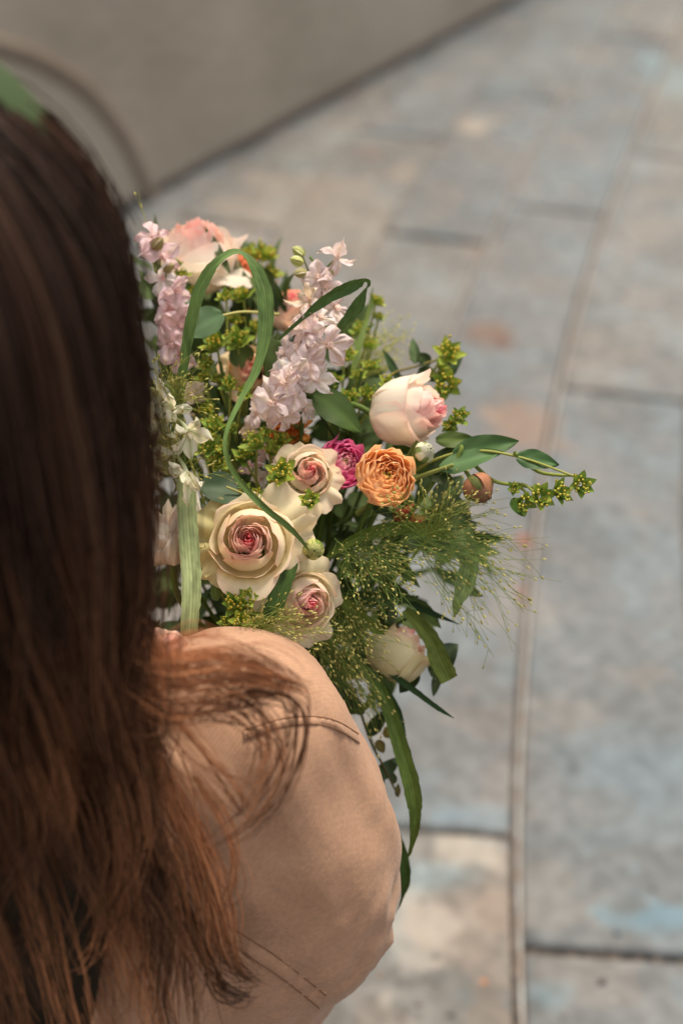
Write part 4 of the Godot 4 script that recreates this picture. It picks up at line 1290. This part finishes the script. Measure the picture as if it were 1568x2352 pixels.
func build_foliage() -> void:
	rng.seed = 21
	var dk := col(54, 68, 40)
	var blue := col(70, 90, 72)
	var mid := col(88, 106, 58)
	var g1 := "eucalyptus sprigs of the bouquet"
	sprig("broad_leaf_sprig", "large dark glossy leaf left of the white rosebud", "leafy sprig", [[800, 1050, 1.06], [720, 930, 1.035], [705, 905, 1.03]], [[722, 905, 1.025, 835, 985, 42, col(72, 94, 54)], [700, 905, 1.05, 740, 860, 20, mid]], g1, dk)
	sprig("broad_leaf_sprig", "round blue green leaf above the largest rose with pale stalk", "leafy sprig", [[610, 1160, 1.0], [560, 1135, 0.985], [520, 1118, 0.98]], [[565, 1138, 0.985, 448, 1110, 46, blue]], g1, col(190, 186, 130))
	sprig("broad_leaf_sprig", "cupped blue green leaf inside the grass loop with pale stalk", "leafy sprig", [[640, 722, 1.07], [560, 716, 1.05], [505, 726, 1.04]], [[512, 722, 1.035, 425, 770, 44, col(84, 108, 84)]], g1, col(206, 200, 140))
	sprig("broad_leaf_sprig", "pair of long leaves reaching right below the white rosebud", "leafy sprig", [[900, 1120, 1.05], [990, 1060, 1.02], [1090, 1035, 1.01], [1200, 1052, 1.0], [1320, 1095, 0.995]], [[1040, 1045, 1.01, 1188, 1012, 32, col(76, 104, 68)], [1010, 1075, 1.005, 1150, 1035, 30, col(82, 112, 76)], [1185, 1050, 1.0, 1282, 1064, 26, col(62, 92, 58)], [1000, 1010, 1.02, 1100, 1010, 20, mid], [985, 1085, 1.02, 1050, 1020, 22, dk]], g1, col(170, 172, 100))
	sprig("broad_leaf_sprig", "cut green stalks poking out beside the orange ranunculus", "leafy sprig", [[820, 1180, 1.05], [930, 1110, 1.02], [1040, 1068, 1.0]], [[850, 1150, 1.04, 905, 1190, 16, dk], [980, 1080, 1.02, 1050, 1110, 20, dk]], g1, col(150, 158, 96), 0.0024)
	sprig("eucalyptus_sprig", "dark round eucalyptus leaves at the right edge below the hanging bud", "eucalyptus", [[900, 1250, 1.08], [990, 1170, 1.06], [1060, 1130, 1.05]], [[1010, 1150, 1.05, 1085, 1215, 38, col(66, 82, 66)], [1000, 1170, 1.05, 1060, 1090, 34, col(70, 86, 68)], [970, 1190, 1.06, 1030, 1240, 30, dk], [1050, 1225, 1.05, 1095, 1200, 20, dk], [1060, 1350, 1.05, 1110, 1368, 12, dk]], g1, dk)
	sprig("eucalyptus_sprig", "round grey green eucalyptus leaf right of the square cut blade", "eucalyptus", [[930, 1500, 1.09], [985, 1530, 1.07], [1040, 1500, 1.06]], [[1000, 1530, 1.06, 1048, 1478, 32, col(64, 78, 66)], [960, 1540, 1.06, 915, 1590, 22, dk], [985, 1545, 1.06, 1020, 1530, 26, dk], [1005, 1545, 1.06, 995, 1600, 11, col(70, 84, 60)]], g1, dk)
	sprig("eucalyptus_sprig", "hanging eucalyptus sprig between the sleeve and the broad hanging blade", "eucalyptus", [[810, 1580, 1.09], [850, 1700, 1.085], [880, 1760, 1.08], [915, 1830, 1.08]], [[845, 1690, 1.08, 888, 1628, 17, dk], [835, 1640, 1.08, 800, 1600, 16, dk], [862, 1790, 1.08, 918, 1738, 18, blue], [880, 1690, 1.075, 912, 1670, 14, col(120, 104, 62)], [865, 1700, 1.075, 882, 1730, 12, col(110, 100, 60)], [905, 1770, 1.08, 896, 1745, 8, dk], [905, 1800, 1.08, 900, 1772, 9, dk], [912, 1830, 1.08, 914, 1800, 7, col(90, 86, 50)], [855, 1765, 1.085, 880, 1815, 16, col(80, 98, 76)]], g1, col(90, 84, 56))
	sprig("eucalyptus_sprig", "dark narrow leaves rising above the white rosebud", "eucalyptus", [[820, 930, 1.10], [900, 860, 1.10], [960, 840, 1.10], [1040, 815, 1.10]], [[955, 835, 1.10, 946, 775, 13, col(96, 116, 86)], [920, 880, 1.10, 880, 800, 10, col(56, 78, 50)], [960, 850, 1.10, 1010, 870, 22, dk], [985, 840, 1.10, 960, 810, 16, dk], [1010, 870, 1.10, 1060, 815, 22, col(60, 78, 56)], [860, 900, 1.10, 930, 880, 20, mid]], g1, col(140, 130, 80))
	# bupleurum
	rng.seed = 33
	bupleurum("bupleurum reaching farthest right with a spiky green head", [[1330, 1112, 0.995, 34]], [], at(1180, 1040, 1.0))
	bupleurum("yellow flowered bupleurum below the farthest right head", [[1275, 1130, 0.995, 32], [1235, 1140, 0.995, 32], [1200, 1150, 0.995, 34], [1180, 1122, 1.0, 22]], [[1175, 1145, 0.995, 1205, 1185, 16, col(76, 104, 52)]], at(1080, 1060, 1.01))
	bupleurum("two bupleurum heads with yellow centres above the white rosebud", [[1022, 818, 1.09, 34], [1022, 882, 1.08, 34], [1010, 850, 1.10, 26]], [], at(900, 900, 1.08))
	bupleurum("small bupleurum head right of the white rosebud", [[1052, 962, 1.03, 26], [1035, 980, 1.035, 20]], [], at(1050, 1070, 1.03))
	bupleurum("bupleurum tips left and right of the peach rose petals", [[648, 1092, 0.985, 32], [660, 1070, 1.0, 24], [712, 1152, 0.975, 26], [640, 1108, 0.99, 32], [625, 1130, 0.995, 22]])
	bupleurum("orange dotted bupleurum under the looping blade", [[590, 1025, 1.02, 32], [625, 1040, 1.03, 30], [560, 1055, 1.03, 26], [645, 1020, 1.04, 24], [612, 1000, 1.03, 24]])
	bupleurum("bupleurum in front of the coat shoulder under the largest rose", [[540, 1392, 0.965, 32], [568, 1378, 0.965, 26], [520, 1432, 0.96, 24], [552, 1430, 0.96, 30], [580, 1425, 0.97, 24]], [[498, 1380, 0.97, 492, 1330, 12, mid]])
	bupleurum("bupleurum cluster inside the grass loop at the top", [[500, 800, 1.06, 34], [545, 790, 1.07, 34], [520, 690, 1.09, 32], [560, 690, 1.10, 30], [545, 745, 1.10, 30], [590, 760, 1.09, 28], [480, 840, 1.06, 28]])
	bupleurum("blurred yellow bupleurum heads behind the loop at the top of the bouquet", [[600, 600, 1.17, 36], [575, 590, 1.18, 26], [620, 640, 1.17, 28], [540, 650, 1.16, 26], [640, 690, 1.15, 24]])
	bupleurum("bupleurum beside the folded tip of the narrow blade", [[862, 700, 1.12, 30], [868, 735, 1.12, 22], [830, 770, 1.12, 30], [845, 800, 1.11, 26]])
	bupleurum("bupleurum cluster right of the larkspur", [[790, 830, 1.08, 36], [822, 870, 1.08, 30], [770, 880, 1.07, 30], [800, 920, 1.06, 26], [885, 885, 1.06, 28], [850, 850, 1.09, 26], [840, 910, 1.07, 30]])
	bupleurum("bupleurum heads beside the white green larkspur", [[495, 985, 1.03, 34], [480, 1030, 1.03, 32], [510, 1040, 1.04, 30], [470, 950, 1.05, 28], [500, 1070, 1.04, 28], [530, 990, 1.06, 24]])
	bupleurum("bupleurum among the cream petals of the small red hearted rose", [[530, 890, 1.05, 28], [560, 905, 1.05, 24], [500, 880, 1.07, 30], [470, 880, 1.07, 26]])
	bupleurum("bupleurum head beside the highest rose and the hair", [[420, 640, 1.09, 24], [405, 615, 1.09, 20], [440, 680, 1.10, 24]])
	bupleurum("bupleurum behind the top of the largest rose", [[590, 1138, 0.98, 24], [618, 1150, 0.985, 22], [560, 1125, 0.99, 20]])
	# leaves in the shade that fill the inside
	rng.seed = 44
	var poly := PackedVector2Array()
	for q in [[350, 600], [470, 640], [560, 610], [640, 670], [720, 740], [800, 790], [870, 880], [830, 960], [960, 1080], [1040, 1150], [1070, 1240], [1020, 1330], [960, 1400], [930, 1500], [890, 1560], [840, 1640], [800, 1600], [700, 1490], [560, 1480], [440, 1500], [350, 1450]]:
		poly.append(Vector2(q[0], q[1]))
	var g := Geo.new()
	var heart := at(680, 1250, 1.2)
	var made := 0
	while made < 620:
		var p2 := Vector2(rnd(340, 1080), rnd(580, 1660))
		if not Geometry2D.is_point_in_polygon(p2, poly):
			continue
		made += 1
		var p := at(p2.x, p2.y, rnd(1.07, 1.22) + (0.03 if p2.y < 800 else 0.0))
		var d := (p - heart).normalized() * 0.8 + Vector3(rng.randfn(), rng.randfn(), rng.randfn()) * 0.5
		var tone := dk.lerp(mid, rng.randf() * 0.9).lerp(blue, rng.randf() * 0.4)
		var long := rng.randf() < 0.4
		leaf(g, p, d, facing(rng.randfn() * 0.5, 0.5 + rng.randfn() * 0.4, 1.0), rnd(0.03, 0.055) if long else rnd(0.018, 0.034), rnd(0.003, 0.006) if long else rnd(0.006, 0.011), rnd(0.0, 0.9), 0.25, tone, 7, 0.8, 2)
	for k in 46:
		var p := at(rnd(380, 960), rnd(760, 1500), rnd(1.06, 1.14))
		tube(g, spline([p, p.lerp(tie, 0.5) + Vector3(0, rnd(-0.01, 0.01), 0), tie + Vector3(rnd(-0.014, 0.014), 0, rnd(-0.014, 0.014)), tie + Vector3(rnd(-0.03, 0.03), -0.15, rnd(-0.01, 0.05))], 4), 0.0014, 0.0016, mid, dk, 5)
	var o := part("inner_foliage", g.done(heart), M.leaf, self)
	o.position = heart
	o.set_meta("kind", "stuff")
	o.set_meta("label", "mass of small dark leaves and stems filling the inside of the bouquet")
	o.set_meta("category", "foliage")

func build_grass() -> void:
	var lime := col(122, 152, 90)
	panicle("big feathery grass panicle fanning out right of the orange ranunculus", [800, 1268, 1.03], [[840, 1320, 0.97], [880, 1340, 0.97], [920, 1370, 0.975], [960, 1330, 0.98], [900, 1400, 0.98], [830, 1360, 0.97], [940, 1410, 0.985], [1000, 1280, 1.0], [1020, 1330, 1.0], [880, 1260, 0.98], [960, 1220, 0.985], [1060, 1260, 1.01]], 0.010, 105, 3, lime, 101, 0.022)
	panicle("loose airy grass panicle spreading over the pavement at the right", [940, 1230, 1.02], [[1230, 1190, 1.02], [1270, 1290, 1.02], [1255, 1350, 1.02], [1170, 1500, 1.02], [1200, 1420, 1.02], [1120, 1420, 1.02], [1200, 1300, 1.02], [1130, 1250, 1.0], [1090, 1200, 1.0], [1060, 1440, 1.02]], 0.011, 80, 3, lime, 102, 0.03)
	panicle("dense feathery grass panicle hanging behind the coat shoulder", [700, 1420, 1.02], [[760, 1560, 1.03], [800, 1600, 1.03], [840, 1640, 1.035], [870, 1560, 1.02], [820, 1520, 1.01], [780, 1500, 1.0], [850, 1680, 1.04], [880, 1620, 1.03], [900, 1540, 1.02], [900, 1680, 1.04], [940, 1690, 1.04]], 0.010, 110, 3, col(118, 146, 84), 103, 0.02)
	panicle("thin grass panicle lying over the lower cream rose", [560, 1470, 0.965], [[700, 1400, 0.95], [640, 1440, 0.95], [720, 1440, 0.955], [670, 1470, 0.955], [600, 1450, 0.955], [760, 1460, 0.97], [690, 1380, 0.95]], 0.008, 60, 3, col(150, 160, 92), 104, 0.02)
	panicle("wispy grass panicle in front of the rosy larkspur by the hair", [395, 930, 0.99], [[395, 850, 0.97], [430, 820, 0.97], [450, 880, 0.965], [470, 900, 0.97], [420, 870, 0.96], [380, 830, 0.98], [450, 800, 0.975]], 0.007, 46, 2, col(166, 170, 96), 105, 0.012)
	panicle("fine grass panicle below the orange ranunculus reaching up", [980, 1240, 1.0], [[1000, 1090, 0.985], [1040, 1100, 0.985], [1070, 1150, 0.99], [960, 1120, 0.975], [930, 1110, 0.96], [1010, 1140, 0.98], [890, 1130, 0.955], [1100, 1170, 1.0]], 0.006, 46, 3, col(134, 148, 76), 106, 0.012)
	panicle("blurred yellow grass haze right of the folded blade tip", [800, 880, 1.13], [[880, 760, 1.18], [930, 740, 1.19], [900, 800, 1.18], [860, 800, 1.16], [960, 800, 1.19], [840, 740, 1.16], [900, 850, 1.16]], 0.012, 70, 3, col(158, 164, 80), 107, 0.02)
	panicle("single grass stalk tip sticking up beside the hair at the top", [352, 600, 1.06], [[318, 432, 1.05]], 0.0005, 2, 1, col(168, 172, 90), 108, 0.004)
	panicle("fine grass panicle tangled round the white green larkspur", [400, 1100, 0.985], [[360, 1000, 0.97], [390, 980, 0.965], [345, 960, 0.975], [370, 1050, 0.97], [500, 1060, 0.96], [355, 900, 0.98]], 0.007, 60, 3, col(160, 168, 92), 109, 0.012)
	panicle("grass panicle in the dark gap right of the lower cream rose", [780, 1390, 1.03], [[830, 1440, 1.0], [800, 1480, 1.0], [860, 1470, 1.0], [760, 1450, 0.99], [840, 1500, 1.0], [880, 1420, 1.01]], 0.009, 60, 3, col(120, 138, 74), 110, 0.015)

func _ready() -> void:
	# ---- camera, sky, sun, exposure
	cam_f = 1176.0 / tan(deg_to_rad(FOV / 2.0))
	v_fwd = Vector3(0, -sin(deg_to_rad(PITCH)), -cos(deg_to_rad(PITCH)))
	v_up = Vector3(0, cos(deg_to_rad(PITCH)), -sin(deg_to_rad(PITCH)))
	var cam := Camera3D.new()
	cam.name = "camera"
	cam.position = CAM
	cam.rotation_degrees = Vector3(-PITCH, 0, 0)
	cam.fov = FOV
	cam.near = 0.02
	cam.far = 400.0
	var lens := CameraAttributesPhysical.new()
	lens.frustum_focal_length = 50.0
	lens.frustum_focus_distance = 0.965
	lens.exposure_aperture = 3.0
	cam.attributes = lens
	add_child(cam)
	cam.fov = FOV
	var env := Environment.new()
	env.background_mode = Environment.BG_SKY
	var sky := Sky.new()
	var sm := ProceduralSkyMaterial.new()
	sm.sky_top_color = Color(0.89, 0.885, 0.88)
	sm.sky_horizon_color = Color(0.56, 0.55, 0.54)
	sm.sky_curve = 0.35
	sm.ground_bottom_color = Color(0.5, 0.48, 0.46)
	sm.ground_horizon_color = Color(0.6, 0.58, 0.56)
	sky.sky_material = sm
	env.sky = sky
	env.tonemap_mode = Environment.TONE_MAPPER_LINEAR
	env.tonemap_exposure = 1.42
	env.sdfgi_enabled = true
	env.ssao_enabled = true
	env.ssil_enabled = true
	var we := WorldEnvironment.new()
	we.name = "environment"
	we.environment = env
	add_child(we)
	var sun := DirectionalLight3D.new()
	sun.name = "sun"
	sun.light_energy = 1.05
	sun.light_color = Color(1.0, 0.945, 0.86)
	sun.light_angular_distance = 20.0
	sun.shadow_enabled = true
	sun.rotation_degrees = Vector3(-64, 150, 0)
	add_child(sun)
	# ---- shared things
	wob = noise(0.03, 2, 7)
	rng.seed = 1
	tie = at(630, 1610, 1.13)
	M.petal = mat(Color.WHITE, 0.6)
	M.petal.backlight_enabled = true
	M.petal.backlight = Color(0.93, 0.90, 0.86)
	M.petal.metallic_specular = 0.3
	M.pink_petal = M.petal.duplicate()
	M.pink_petal.albedo_color = Color(0.99, 0.95, 0.95)
	M.rose_petal = M.petal.duplicate()
	M.rose_petal.albedo_color = Color(0.98, 0.90, 0.92)
	M.white_petal = M.petal.duplicate()
	M.fresh_petal = M.petal.duplicate()
	M.faded_petal = M.petal.duplicate()
	M.faded_petal.albedo_color = Color(0.98, 0.94, 0.86)
	M.leaf = mat(Color.WHITE, 0.62)
	M.leaf.backlight_enabled = true
	M.leaf.backlight = Color(0.55, 0.55, 0.40)
	M.leaf.metallic_specular = 0.3
	M.leaf.albedo_color = Color(0.97, 0.975, 0.89)
	M.old_leaf = M.leaf.duplicate()
	M.old_leaf.albedo_color = Color(1.0, 0.97, 0.84)
	M.gloss_leaf = M.leaf.duplicate()
	M.gloss_leaf.roughness = 0.48
	make_umbels()
	# ---- setting, then the woman, then her flowers
	build_ground()
	build_wall()
	build_bench()
	build_person()
	build_roses()
	build_round_flowers()
	build_larkspur()
	build_blades()
	build_foliage()
	build_grass()
